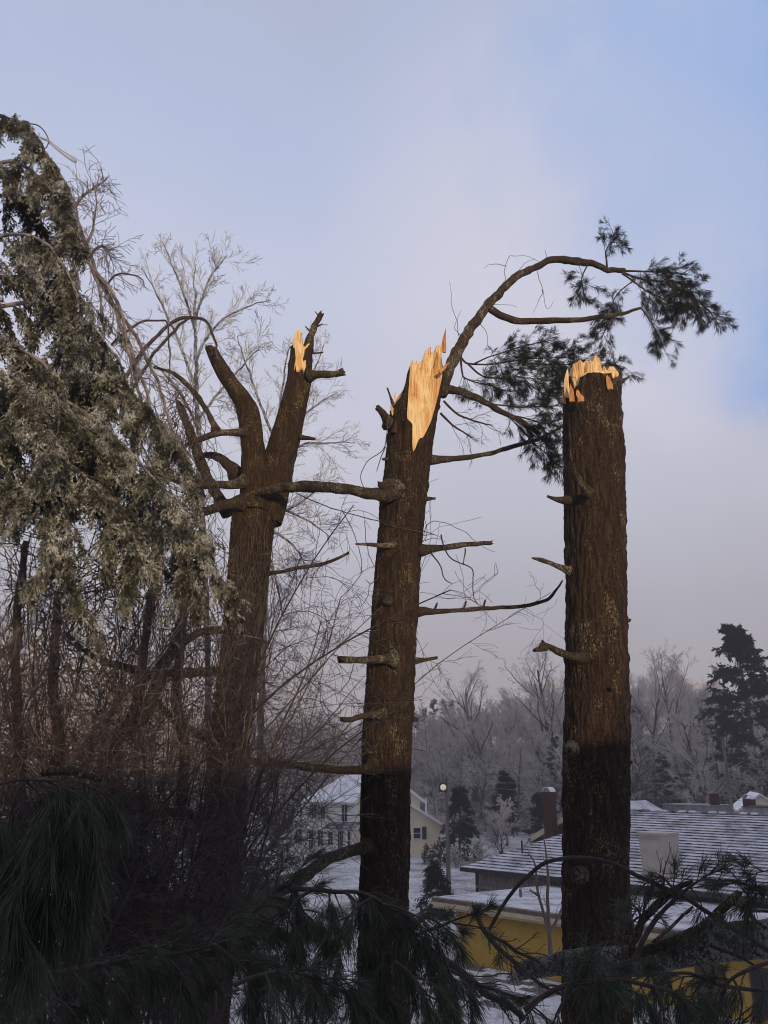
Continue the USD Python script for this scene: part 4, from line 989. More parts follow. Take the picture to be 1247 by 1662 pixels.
# left side: white facade running back and a lower white wing
wl_ = part(t, 'facade', FW.box(-0.08, 0.6, 0.9, 0.0, 11, ze - 0.05), M['white'])
F_L = Frame(PZ(470, 1388, 1.3), (A - PZ(470, 1388, 1.3))[:2])
LW = float(np.linalg.norm((A - PZ(470, 1388, 1.3))[:2]))
part(t, 'side_wing', F_L.box(0, 0.3, 0.9, LW * 0.32, 5, 4.6), M['white'])
part(t, 'wing_roof', F_L.slab([(-0.4, -0.2, 4.55), (LW * 0.32, -0.2, 4.55), (LW * 0.32, 4.4, 6.4), (-0.4, 4.4, 6.4)], 0.15), M['snow'])
part(t, 'upper_wing', F_L.box(LW * 0.27, 0.0, 0.9, LW, 8, ze - 0.2), M['white'])
part(t, 'upper_roof', F_L.slab([(LW * 0.27 - 0.6, -0.55, ze - 0.3), (LW + 0.3, -0.55, ze - 0.3), (LW + 0.3, 4.0, ze + 2.2), (LW * 0.27 + 2.0, 4.0, ze + 2.2)], 0.18), M['snow'])
def win(F, u0, z0, u1, z1, w, cols=2):
    f = part(t, 'window', F.box(u0, w - 0.06, z0, u1, w - 0.004, z1), M['white'])
    n = cols
    for i in range(n):
        a = u0 + 0.06 + (u1 - u0 - 0.06) * i / n
        part(f, 'pane', F.box(a, w - 0.085, z0 + 0.07, a + (u1 - u0 - 0.06) / n - 0.06, w - 0.058, z1 - 0.07), M['glass'])
    part(f, 'sash_bar', F.box(u0 + 0.05, w - 0.1, (z0 + z1) / 2 - 0.02, u1 - 0.05, w - 0.083, (z0 + z1) / 2 + 0.03), M['white'])
for a, b, c, d, w, n in ((0.4, 2.4, 1.2, 3.7, 0.3, 2), (LW * 0.30, 1.9, LW * 0.38, 3.7, 0, 2), (LW * 0.44, 2.2, LW * 0.53, 3.7, 0, 2), (LW * 0.60, 2.3, LW * 0.68, 3.6, 0, 2), (LW * 0.75, 1.9, LW * 0.84, 3.7, 0, 3), (LW * 0.90, 1.9, LW * 0.95, 3.7, 0, 1),
                      (LW * 0.34, ze - 1.9, LW * 0.42, ze - 0.6, 0, 2), (LW * 0.48, ze - 1.9, LW * 0.56, ze - 0.6, 0, 2), (LW * 0.80, ze - 2.1, LW * 0.90, ze - 0.5, 0, 2)):
    win(F_L, a, b, c, d, w, n)
part(t, 'porch_roof', F_L.slab([(LW - 2.6, -1.4, 4.0), (LW + 0.6, -1.4, 4.0), (LW + 0.6, 0.2, 4.5), (LW - 2.6, 0.2, 4.5)], 0.12), M['shingle'])
for k in range(2):
    part(t, 'porch_post', F_L.box(LW - 0.3 + 0.7 * k, -1.25, 1.0, LW - 0.2 + 0.7 * k, -1.15, 3.95), M['white'])

# --- low shed roof and a snowy shingled hut at the left
s0 = PZ(392, 1447, 3.4); s1 = PZ(468, 1418, 3.4)
FSH = Frame(s0, (s1 - s0)[:2])
LS = float(np.linalg.norm((s1 - s0)[:2]))
t = thing('shed', 'low shed with snow striped metal roof beside the vine wrapped tree', 'shed', (s0[0], s0[1], 0.7))
part(t, 'wall', FSH.box(-3, 0.2, 0.6, LS - 0.2, 4, 3.2), M['brown'])
rf = part(t, 'roof', FSH.slab([(-3.5, -0.1, 3.42), (LS, -0.1, 3.42), (LS, 4.2, 3.95), (-3.5, 4.2, 3.95)], 0.1), M['grey_metal'])
part(t, 'fascia', FSH.box(-3.5, -0.16, 3.16, LS, -0.11, 3.43), M['dark'])
for k in range(9):
    w = 0.1 + 0.45 * k
    z = 3.43 + (w + 0.1) * 0.53 / 4.3
    part(rf, 'snow_strip', FSH.slab([(-3.5, w, z + 0.03), (LS, w, z + 0.03), (LS, w + 0.3, z + 0.065), (-3.5, w + 0.3, z + 0.065)], 0.03), M['snow'])
k0 = PZ(392, 1405, 1.0)
FK = Frame(k0, (1.0, 0.25))
t = thing('shingled_hut', 'small steep hut with rows of snow covered shingles behind the vines', 'hut', (k0[0], k0[1], 0.6))
kz = P(400, 1322, k0[1])[2]
part(t, 'wall', FK.box(-1.0, 0.8, 0.6, 2.4, 4, 2.0), M['brown'])
tread, riser = courses(FK, ((-1.4, 0, 1.6), (2.8, 0, 1.6)), ((-0.8, 2.4, kz), (1.6, 2.4, kz)), 16, nseg=20, seed=5, step=0.07)
rf = part(t, 'roof', tread, M['snow'])
part(rf, 'shingle_edges', riser, M['shingle'], kind='stuff')

# ------------------------------------------------------------------ poles, lamp, wires
pb, pt = P(729, 1446, 62), P(723.5, 1243, 62)
t = thing('utility_pole', 'tall wooden utility pole with round lamp beside the white house', 'utility pole', (pb[0], pb[1], pb[2] - 0.3))
part(t, 'pole', limb(np.array([[pb[0], pb[1], pb[2] - 0.3, 0.17], [pt[0], pt[1], pt[2], 0.11]]), n=30, sides=12, rough=0.04), M['pole'], True)
part(t, 'insulator', limb(np.array([[pt[0] + 0.05, pt[1] - 0.15, pt[2] - 0.9, 0.14], [pt[0] + 0.05, pt[1] - 0.15, pt[2] + 0.1, 0.12]]), n=6, rough=0), M['grey_metal'], True)
part(t, 'mast', limb(np.array([[*pt, 0.035], [pt[0], pt[1], pt[2] + 1.4, 0.025]]), n=6, rough=0), M['grey_metal'])
part(t, 'cross_arm', beam(pt + [-0.5, -0.1, 0.75], pt + [0.55, -0.1, 0.75], 0.06, 0.07), M['grey_metal'])
lp = P(719.5, 1278, 61.6)
lm = part(t, 'lamp', limb(np.array([[lp[0], lp[1] + 0.15, lp[2] - 0.3, 0.30], [lp[0], lp[1] + 0.15, lp[2] + 0.1, 0.33], [lp[0], lp[1] + 0.15, lp[2] + 0.34, 0.2]]), n=8, sides=14, rough=0), M['dark'], True)
ln = trimesh.creation.icosphere(2, 0.22); ln.apply_scale((1, 0.7, 1)); ln.apply_translation((lp[0], lp[1] - 0.12, lp[2]))
part(lm, 'lens', ln, M['lens'], True)
part(t, 'bracket', beam(lp + [0.05, 0.15, 0.1], P(725, 1276, 62), 0.05, 0.05), M['grey_metal'])
qb, qt = P(1191, 1330, 76), P(1173, 1197, 76)
t = thing('utility_pole', 'grey leaning utility pole with transformer can rising beyond the snowy ridge', 'utility pole', (qb[0], qb[1], qb[2] - 3))
part(t, 'pole', limb(np.array([[qb[0], qb[1], qb[2] - 3, 0.17], [qt[0], qt[1], qt[2], 0.12]]), n=24, sides=10, rough=0.04), M['pole'], True)
tf = P(1172, 1246, 75.6)
part(t, 'transformer', limb(np.array([[tf[0], tf[1], tf[2] - 0.55, 0.3], [tf[0], tf[1], tf[2] + 0.5, 0.3]]), n=5, sides=14, rough=0), M['grey_metal'], True)
for zz in (1222, 1268):
    c = P(1180, zz, 76)
    part(t, 'cross_arm', beam(c + [-0.9, 0, 0], c + [0.9, -0.1, 0], 0.08, 0.09), M['pole'])
mp_ = P(1047, 1322, 68); mt = P(1046, 1286, 68)
t = thing('street_lamp', 'short frosted lamp post behind the left end of the snowy ridge', 'lamp post', (mp_[0], mp_[1], mp_[2] - 2))
part(t, 'post', limb(np.array([[mp_[0], mp_[1], mp_[2] - 2, 0.07], [*mt, 0.06]]), n=10, rough=0), M['pole'])
part(t, 'arm', beam(mt, mt + [-0.5, 0, 0.05], 0.08, 0.08), M['grey_metal'])
wires = [((724, 1241, 62), (1176, 1240, 76), (1330, 1238, 82), 0.5, 'uppermost frosted wire running from the lamp pole to the leaning pole'),
         ((726, 1266, 62), (1178, 1266, 76), (1330, 1264, 82), 0.35, 'thin wire just below the uppermost one between the two poles'),
         ((726, 1272, 62), (1178, 1296, 76), (1330, 1300, 82), 0.3, 'sloping wire dropping from the lamp pole behind the brick chimney'),
         ((727, 1322, 62), (862, 1361, 59.8), None, 0.25, 'short service wire sagging from the lamp pole to the brown gable'),
         ((1046, 1310, 74), (1186, 1312, 76), (1330, 1304, 80), 0.1, 'low wire passing just above the snowy ridge')]
for a, b, c, sg, lab in wires:
    ps = [P(*a), P(*b)] + ([P(*c)] if c else [])
    pts = []
    for p0, p1 in zip(ps[:-1], ps[1:]):
        s = np.linspace(0, 1, 20)[:, None]
        pts.append(p0 * (1 - s) + p1 * s - np.array([0, 0, 1.0]) * sg * 4 * s * (1 - s))
    pts = np.vstack(pts)
    single('overhead_wire', tubes(pts[None], np.full((1, len(pts)), 0.022), 5), M['wire'], lab, 'wire', 'overhead wires')

# --- patio and garden rail
patio = FY.box(-1.0, -4.2, 0.5, 7.2, 0.74, 0.78)
st_ = single('patio', patio, M['mortar'], None, None, kind='structure')
rg = np.random.default_rng(4)
for r in range(11):
    for c in range(13):
        u = -0.95 + c * 0.62 + 0.3 * (r % 2); w = -4.1 + r * 0.42
        if u + 0.58 < 7.15:
            part(st_, 'paver', FY.box(u, w, 0.76, u + 0.58, w + 0.385, 0.80 + 0.012 * rg.random()), M['stone' if rg.random() < 0.72 else 'snow'])
f0 = PZ(684, 1478, 1.0); f1 = PZ(752, 1470, 1.0)
FF = Frame(f0, (f1 - f0)[:2]); LF = float(np.linalg.norm((f1 - f0)[:2]))
t = thing('garden_fence', 'low dark rail fence with snow on it left of the yellow house', 'fence', (f0[0], f0[1], 0.6))
for k in range(4):
    part(t, 'post', FF.box(k * LF / 3 - 0.05, -0.05, 0.5, k * LF / 3 + 0.05, 0.05, 1.65), M['dark'])
for z in (0.95, 1.35):
    r_ = part(t, 'rail', FF.box(0, -0.03, z, LF, 0.03, z + 0.12), M['dark'])
    part(r_, 'snow', FF.box(0, -0.035, z + 0.12, LF, 0.035, z + 0.15), M['snow'])

# ------------------------------------------------------------------ trees of the background
def bare_tree(name, label, group, loc, h, seed, tw, spread=0.62, n1=15, up=0.05, r0=0.017, fl=0.011, lean=(0, 0), depth4=5, bole=0.22, bk='far_bark'):
    rng = np.random.default_rng(seed)
    t = thing(name, label, 'tree', (0, 0, 0), group)
    p0 = paths(rng, np.zeros((1, 3)), np.array([[lean[0], lean[1], 1.0]]), h * 0.86, 12, 0.05, 0.03)
    R0 = np.linspace(h * r0, h * r0 * 0.18, 13)[None]
    S, D, L, r = sprout(rng, p0, R0, n1, spread, 0.52, bole, 1.0, 0.55, 0.5)
    p1 = paths(rng, S, D, L, 7, 0.10, up); R1 = radii(r, 7, 0.3, fl)
    S, D, L, r = sprout(rng, p1, R1, 9, 0.62, 0.46, 0.2, 1.0, 0.5, 0.5)
    p2 = paths(rng, S, D, L, 5, 0.14, up * 0.6); R2 = radii(r, 5, 0.4, fl)
    S, D, L, r = sprout(rng, p2, R2, 7, 0.65, 0.5, 0.1, 1.0, 0.5, 0.6)
    p3 = paths(rng, S, D, L, 4, 0.16, 0.0); R3 = radii(r, 4, 0.5, fl)
    S, D, L, r = sprout(rng, p3, R3, depth4, 0.7, 0.55, 0.15, 1.0, 0.4, 0.8)
    p4 = paths(rng, S, D, L, 3, 0.18, -0.02); R4 = radii(r, 3, 0.6, fl * 0.8)
    part(t, 'trunk', cat([tubes(p0, R0, 8), tubes(p1, R1, 5)]), M[bk], True)
    part(t, 'crown', cat([tubes(p2, R2, 4), tubes(p3, R3, 3), tubes(p4, R4, 3)]), M[tw])
    return t

def conifer(name, label, group, h, seed, mt_, w=0.24, gap=0.0, droop=0.35, nb=90, ragged=0.35, bl=0.34, per=70):
    rng = np.random.default_rng(seed)
    t = thing(name, label, 'tree', (0, 0, 0), group)
    p0 = paths(rng, np.zeros((1, 3)), np.array([[0, 0, 1.0]]), h, 10, 0.015, 0.0)
    R0 = np.linspace(h * 0.018, 0.03, 11)[None]
    zt = np.sort(rng.random(nb)) ** 0.85 * 0.94 + 0.05
    az = rng.random(nb) * 2 * np.pi
    S = np.stack([np.interp(zt, np.linspace(0, 1, 11), p0[0, :, c]) for c in range(3)], 1)
    L = h * w * (1.02 - zt) ** 0.8 * (1 - ragged + 2 * ragged * rng.random(nb)) + 0.25
    D = np.stack([np.cos(az), np.sin(az), 0.15 + 0.4 * zt], 1)
    p1 = paths(rng, S, D, L, 6, 0.06, -droop * 0.22)
    R1 = radii(np.full(nb, 0.05), 6, 0.3, 0.015)
    S2, D2, L2, _ = sprout(rng, p1, R1, 7, 0.75, 0.36, 0.15, 1, 0.5)
    p2 = paths(rng, S2, D2, L2, 3, 0.1, -0.12)
    allp = np.concatenate([p1.reshape(-1, 3), p2.reshape(-1, 3)])
    alld = np.concatenate([np.gradient(p1, axis=1).reshape(-1, 3), np.gradient(p2, axis=1).reshape(-1, 3)])
    idx = rng.integers(0, len(allp), nb * per)
    B = allp[idx] + rng.normal(size=(len(idx), 3)) * [0.10, 0.10, 0.05]
    Dn = unit(unit(alld[idx]) + rng.normal(size=(len(idx), 3)) * 0.45 + [0, 0, -0.35])
    part(t, 'trunk', cat([tubes(p0, R0, 8), tubes(p1, R1, 4), tubes(p2, np.full((len(p2), 4), 0.018), 3)]), M['far_bark'], True)
    part(t, 'crown', blades(rng, B, Dn, bl * (0.6 + 0.8 * rng.random(len(idx))), bl * 0.36), M[mt_])
    return t

def ground_at(x, y):
    return float(ground_z(np.array([x]), np.array([y]))[0]) - 0.15

def xy(px, D):
    return P(px, 1200, D)[0], D

G_W = 'frosted bare trees of the hillside wood'
L_W = ['frosted bare tree with spreading twigs in the hillside wood', 'frosted bare tree with upright limbs in the hillside wood', 'frosted bare tree with a low dense crown in the hillside wood']
protos = [bare_tree('frosted_tree', L_W[0], G_W, None, 13, 101, 'frost_far', 0.85, 20, 0.03, bole=0.14), bare_tree('frosted_tree', L_W[1], G_W, None, 14, 102, 'frost_far', 0.72, 19, 0.05, bole=0.2), bare_tree('frosted_tree', L_W[2], G_W, None, 10, 103, 'frost_far', 0.95, 20, 0.02, bole=0.08)]
placed = [False] * 3
rng = np.random.default_rng(77)
spots = []
for y in np.arange(104, 196, 7.5):
    half = y * 0.56
    for x in np.arange(-half * 0.75, half, 6.4):
        spots.append((x + rng.uniform(-2.6, 2.6), y + rng.uniform(-3, 3)))
for x, y in spots:
    px = 623 + x / y * 1300 * 1.03
    k = int(rng.choice(3, p=[0.42, 0.33, 0.25]))
    sc = rng.uniform(0.72, 1.08)
    if 540 < px < 720:
        sc *= 0.82
    if px < 480 and rng.random() < 0.5:
        continue
    loc, rz = (x, y, ground_at(x, y)), rng.uniform(0, 360)
    if not placed[k]:
        move(protos[k], loc, rz, sc); placed[k] = True
    else:
        copy(protos[k], loc, rz, (sc * 1.15, sc * 1.15, sc * rng.uniform(0.85, 1.08)), L_W[k], 'tree', G_W)
# low brush filling the foot of the wood
brush = bare_tree('frosted_shrub', 'tangled frosted shrub at the foot of the hillside wood', 'frosted shrubs below the wood', None, 4.5, 110, 'frost_far', 0.9, 22, 0.0, r0=0.014, bole=0.02)
keys(stage.GetPrimAtPath(brush.path), cat='shrub')
first = True
for x in np.arange(-45, 62, 3.4):
    xx, yy = x + rng.uniform(-1, 1), 97 + rng.uniform(-4, 8)
    loc, rz, sc = (xx, yy, ground_at(xx, yy)), rng.uniform(0, 360), rng.uniform(0.7, 1.4)
    if first:
        move(brush, loc, rz, sc); first = False
    else:
        copy(brush, loc, rz, sc, 'tangled frosted shrub at the foot of the hillside wood', 'shrub', 'frosted shrubs below the wood')
def special(px, D, h, seed, label, **kw):
    x, y = xy(px, D)
    t = bare_tree('frosted_tree', label, None, None, h, seed, **kw)
    move(t, (x, y, ground_at(x, y)), 0)
special(768, 128, 19.5, 121, 'dark limbed round crowned oak standing above the wood left of centre gap', tw='frost_far', spread=0.7, n1=20, r0=0.03, bole=0.18)
special(890, 120, 22.5, 122, 'great spreading frosted tree beside the thickest broken trunk', tw='frost_far', spread=0.72, n1=22, r0=0.026, bole=0.12, depth4=5)
special(1056, 112, 20.5, 123, 'tall thin crowned tree poking above the wood right of the thickest trunk', tw='frost_far', spread=0.5, n1=10, r0=0.016, bole=0.5)
special(1102, 112, 21, 124, 'tall single stemmed tree with a tufted top above the wood', tw='frost_far', spread=0.75, n1=9, r0=0.014, bole=0.6)
special(1130, 96, 15, 125, 'broad pale frosted tree in front of the dark evergreen', tw='frost_far', spread=0.8, n1=22, r0=0.02, bole=0.1)
special(1225, 92, 12, 126, 'pale frosted tree at the right edge below the evergreen', tw='frost_far', spread=0.8, n1=20, r0=0.02, bole=0.1)
special(806, 80, 5.4, 127, 'round frosted ornamental tree in front of a spruce behind the yellow house', tw='frost_far', spread=0.62, n1=22, r0=0.018, bole=0.08, fl=0.014)

cn = [conifer('spruce_tree', 'dark spruce with drooping snowy boughs right behind the lamp pole', None, 6.6, 131, 'snowy_spruce', 0.30, droop=0.85, nb=52, per=80),
      conifer('spruce_tree', 'narrow dark spruce rising behind the frosted ornamental tree', None, 7.2, 132, 'snowy_spruce', 0.25, droop=0.6, nb=56, per=80),
      conifer('spruce_tree', 'small snowy spruce just left of the brick chimney', None, 5.6, 133, 'snowy_spruce', 0.26, droop=0.5, nb=50, per=80)]
for c_, (px, D, sc) in zip(cn, ((742, 80, 1.0), (816, 90, 1.05), (871, 86, 1.0))):
    x, y = xy(px, D); move(c_, (x, y, ground_at(x, y)), 0, sc)
big = conifer('evergreen_tree', 'tall dense dark evergreen with snowy tufts at the right edge', None, 23, 134, 'snowy_spruce', 0.34, droop=0.5, nb=150, ragged=0.5, bl=0.42, per=260)
x, y = xy(1222, 98); move(big, (x, y, ground_at(x, y)), 30, (1, 1, 1.06))
pn = conifer('far_pine', 'small far pine on the misty skyline left of the oak', 'far pines on the skyline', 15, 135, 'spruce', 0.17, droop=0.2, nb=60)
for k, (px, D, sc) in enumerate(((690, 190, 0.85), (705, 195, 0.95), (676, 186, 0.8), (722, 200, 0.9), (650, 190, 0.8), (735, 192, 0.85))):
    x, y = xy(px, D)
    (move(pn, (x, y, ground_at(x, y)), 0, sc) if k == 0 else copy(pn, (x, y, ground_at(x, y)), k * 70, sc, 'small far pine on the misty skyline left of the oak', 'tree', 'far pines on the skyline'))
cd_ = conifer('dark_conifer', 'dark conifer standing among the bare trees of the wood', 'dark conifers in the wood', 12, 136, 'spruce', 0.2, droop=0.4, nb=70)
for k, (px, D, sc) in enumerate(((900, 108, 0.9), (1040, 118, 1.2), (1075, 104, 0.75), (1168, 104, 0.9), (925, 110, 0.8))):
    x, y = xy(px, D)
    (move(cd_, (x, y, ground_at(x, y)), 0, sc) if k == 0 else copy(cd_, (x, y, ground_at(x, y)), k * 50, sc, 'dark conifer standing among the bare trees of the wood', 'tree', 'dark conifers in the wood'))
wp = conifer('weeping_evergreen', 'small weeping evergreen with frosted drooping sprays at the foot of the lamp pole', None, 3.3, 137, 'snowy_spruce', 0.42, droop=1.3, nb=70, bl=0.2, per=60)
x, y = xy(706, 52); move(wp, (x, y, ground_at(x, y)), 0)
# garden shrubs
sh = [('red leaved shrub with frost on it behind the hip roof corner', 806, 74, 1.6, 'red_leaf', 141), ('pale frosted bush left of the red shrub', 772, 76, 2.2, 'frost_far', 142), ('low dark hedge bush under the white house window', 692, 77, 1.8, 'twig', 143),
      ('second dark bush along the white house wall, nearer the lamp pole', 712, 76, 2.3, 'twig', 144), ('thin frosted bush between the lamp pole and the white house', 735, 74, 2.0, 'frost_far', 145), ('frosted bush beyond the left end of the snowy ridge', 1052, 66, 2.6, 'frost_far', 146), ('frosted bush behind the roof vent pipe', 850, 80, 2.0, 'frost_far', 147)]
for lab, px, D, h, m_, sd in sh:
    x, y = xy(px, D)
    t = bare_tree('garden_shrub', lab, None, None, h, sd, m_, 0.9, 24, 0.0, r0=0.014, fl=0.010, bole=0.02)
    keys(stage.GetPrimAtPath(t.path), cat='shrub')
    move(t, (x, y, ground_at(x, y) + (2.0 if px == 1052 else 0)), 0)

# frosted trees close behind the thicket
def leader_tree(name, label, rows_list, seed, tw, n1=15, l1=0.55, fl=0.006, up=0.02, n2=6, n3=4, bk='frost_bark', trunk=None, sp=0.65):
    rng = np.random.default_rng(seed)
    base = at4(rows_list[0])[0]
    t = thing(name, label, 'tree', base[:3])
    lead = [at4(r) for r in rows_list]
    part(t, 'trunk', cat([limb(q * [1, 1, 1, 0.62], sides=8, seed=seed + i, wobble=0.08, rough=0.1) for i, q in enumerate(lead)]), M[bk], True)
    out = []
    for i, q in enumerate(lead):
        m = resample(q, 20)
        start = 0.45 if i == 0 else 0.12
        S, D, L, r = sprout(rng, m[None, :, :3], m[None, :, 3] * 0.4, n1, sp, 1.0, start, 1.0, 0.45)
        L = l1 * (0.5 + 0.9 * rng.random(n1))
        p1 = paths(rng, S, D, L, 6, 0.1, up); R1 = radii(np.clip(r, 0.006, 0.02), 6, 0.5, fl)
        S, D, L, r = sprout(rng, p1, R1, n2, 0.65, 0.5, 0.15, 1.0, 0.4)
        p2 = paths(rng, S, D, L, 4, 0.13, up); R2 = np.full((len(p2), 5), fl)
        S, D, L, r = sprout(rng, p2, R2, n3, 0.7, 0.5, 0.1, 1.0, 0.3)
        p3 = paths(rng, S, D, L, 3, 0.16, 0); R3 = np.full((len(p3), 4), fl * 0.85)
        out += [tubes(p1, R1, 4), tubes(p2, R2, 3), tubes(p3, R3, 3)]
    part(t, 'crown', cat(out), M[tw])
    return t
leader_tree('frosted_tree', 'slender frosted tree fanning pale twigs into the sky above the forked trunk',
            [[(340, 1300, 17, 9), (332, 900, 17, 7), (322, 700, 17, 6), (318, 560, 17, 4.5), (316, 428, 17, 1.2)], [(320, 640, 17, 4), (275, 520, 16.8, 3), (232, 437, 16.6, 1)], [(318, 590, 17, 4), (360, 520, 17.2, 3), (440, 488, 17.3, 1)],
             [(318, 540, 17, 3.5), (288, 450, 17.2, 2.5), (263, 392, 17.3, 1)], [(318, 520, 17, 3.5), (340, 455, 17, 2.5), (368, 415, 17, 1)], [(322, 700, 17, 4), (270, 610, 16.8, 3), (205, 560, 16.6, 1)], [(322, 680, 17, 4), (370, 620, 17.2, 3), (425, 560, 17.4, 1)], [(325, 760, 17, 4), (260, 700, 16.5, 3), (200, 680, 16.3, 1)]], 151, 'frost', n1=17, l1=0.62)
leader_tree('frosted_tree', 'bushy frosted tree drooping behind the right stem of the forked trunk',
            [[(420, 1300, 19, 9), (430, 1000, 19, 7), (440, 820, 19, 6), (450, 700, 19, 4), (470, 560, 19, 1.5)], [(445, 760, 19, 4), (480, 640, 19, 3), (490, 540, 19, 1)], [(442, 800, 19, 4), (500, 720, 19, 3), (575, 718, 19, 1)], [(440, 840, 19, 4), (480, 820, 18.8, 3), (535, 780, 18.7, 1)],
             [(448, 720, 19, 4), (410, 620, 19.2, 3), (385, 545, 19.3, 1)], [(440, 820, 19, 4), (490, 840, 19, 3), (535, 870, 19, 1)], [(438, 860, 19, 4), (470, 880, 19, 3), (500, 930, 19, 1)], [(445, 780, 19, 4), (400, 700, 19.2, 3), (370, 640, 19.3, 1)], [(436, 900, 19, 4), (450, 950, 19, 3), (460, 1010, 19, 1)],
             [(452, 690, 19, 3), (500, 620, 18.8, 2), (525, 560, 18.7, 1)], [(445, 740, 19, 3), (510, 660, 18.9, 2), (545, 640, 18.8, 1)]], 152, 'frost', n1=15, l1=0.7)
G_L = 'frosted trees behind the thicket'
lt_ = bare_tree('frosted_tree', 'pale frosted tree seen through the thicket on the left', G_L, None, 16, 161, 'frost_far', 0.7, 20, 0.03, bole=0.08)
for k, (px, D, sc) in enumerate(((150, 44, 0.95), (250, 52, 0.9), (60, 48, 1.0), (330, 58, 0.72), (200, 66, 1.0), (520, 96, 0.75), (430, 84, 0.7), (-40, 60, 1.1), (120, 80, 1.2), (300, 84, 1.0))):
    x, y = xy(px, D)
    (move(lt_, (x, y, ground_at(x, y)), 0, sc) if k == 0 else copy(lt_, (x, y, ground_at(x, y)), k * 47, sc, 'pale frosted tree seen through the thicket on the left', 'tree', G_L))

# ------------------------------------------------------------------ the iced conifer on the left
def sprays(t, parent, rows, seed, per_m=95, ln=(0.10, 0.26), fr_m=13, fl_=0.5, spread=0.10, down=0.85, leaf=(0.012, 0.027), lw=0.012, nsub=9, nleaf=13, mat_='ice_spray', start=0.05):
    """Drooping iced sprays hung along one bough."""
    rng = np.random.default_rng(seed)
    q = at4(rows)
    L = np.linalg.norm(np.diff(q[:, :3], axis=0), axis=1).sum()
    m = resample(q, 40)
    n = int(L * per_m)
    nf = max(4, int(L * fr_m))
    S, D, _, _ = sprout(rng, m[None, :, :3], m[None, :, 3], nf, 0.9, 1.0, start, 1.0, 0)
    D = unit(D * [1, 1, 0.5] + [0, 0, -down * 0.5] + rng.normal(size=D.shape) * 0.25)
    p0 = paths(rng, S, D, fl_ * (0.45 + 0.9 * rng.random(nf)), 9, 0.08, -0.14, 0.5)
    p0 = np.concatenate([p0, m[None, ::4, :3]]) if m[::4].shape[0] == 10 else p0
    R0 = np.broadcast_to(np.linspace(0.007, 0.003, p0.shape[1]), p0.shape[:2])
    part(parent, 'fronds', tubes(p0, R0 * 0.7, 4), M['ice_twig'], kind='stuff')
    n = int(L * per_m / len(p0)) + 1
    S, D, _, _ = sprout(rng, p0, R0, n, 0.7, 1.0, 0.06, 1.0, 0)
    n = len(S)
    S = S + rng.normal(size=S.shape) * 0.018
    D = unit(D + [0, 0, -down * 0.7])
    Ln = ln[0] + (ln[1] - ln[0]) * rng.random(n) ** 1.5
    p1 = paths(rng, S, D, Ln, 6, 0.10, -0.10, 0.4)
    R1 = np.broadcast_to(np.linspace(0.003, 0.0015, 7), (n, 7))
    S2, D2, L2, _ = sprout(rng, p1, R1, nsub, 0.75, 0.34, 0.08, 1.0, 0.45)
    p2 = paths(rng, S2, D2, L2, 3, 0.1, -0.1)
    T2 = unit(np.gradient(p2, axis=1))
    mm = len(p2)
    x = rng.random((mm, nleaf)) * 3
    i = np.minimum(x.astype(int), 2); fr = (x - i)[..., None]; row = np.arange(mm)[:, None]
    B = p2[row, i] * (1 - fr) + p2[row, i + 1] * fr
    Dn = unit(T2[row, i] + rng.normal(size=B.shape) * 0.55 + [0, 0, -0.25])
    lv = blades(rng, B.reshape(-1, 3), Dn.reshape(-1, 3), leaf[0] + (leaf[1] - leaf[0]) * rng.random(mm * nleaf), lw, 0.0, 0)
    part(parent, 'twigs', tubes(p1, R1, 3), M['twig'], kind='stuff')
    part(parent, 'sprays', lv, M[mat_], kind='stuff')

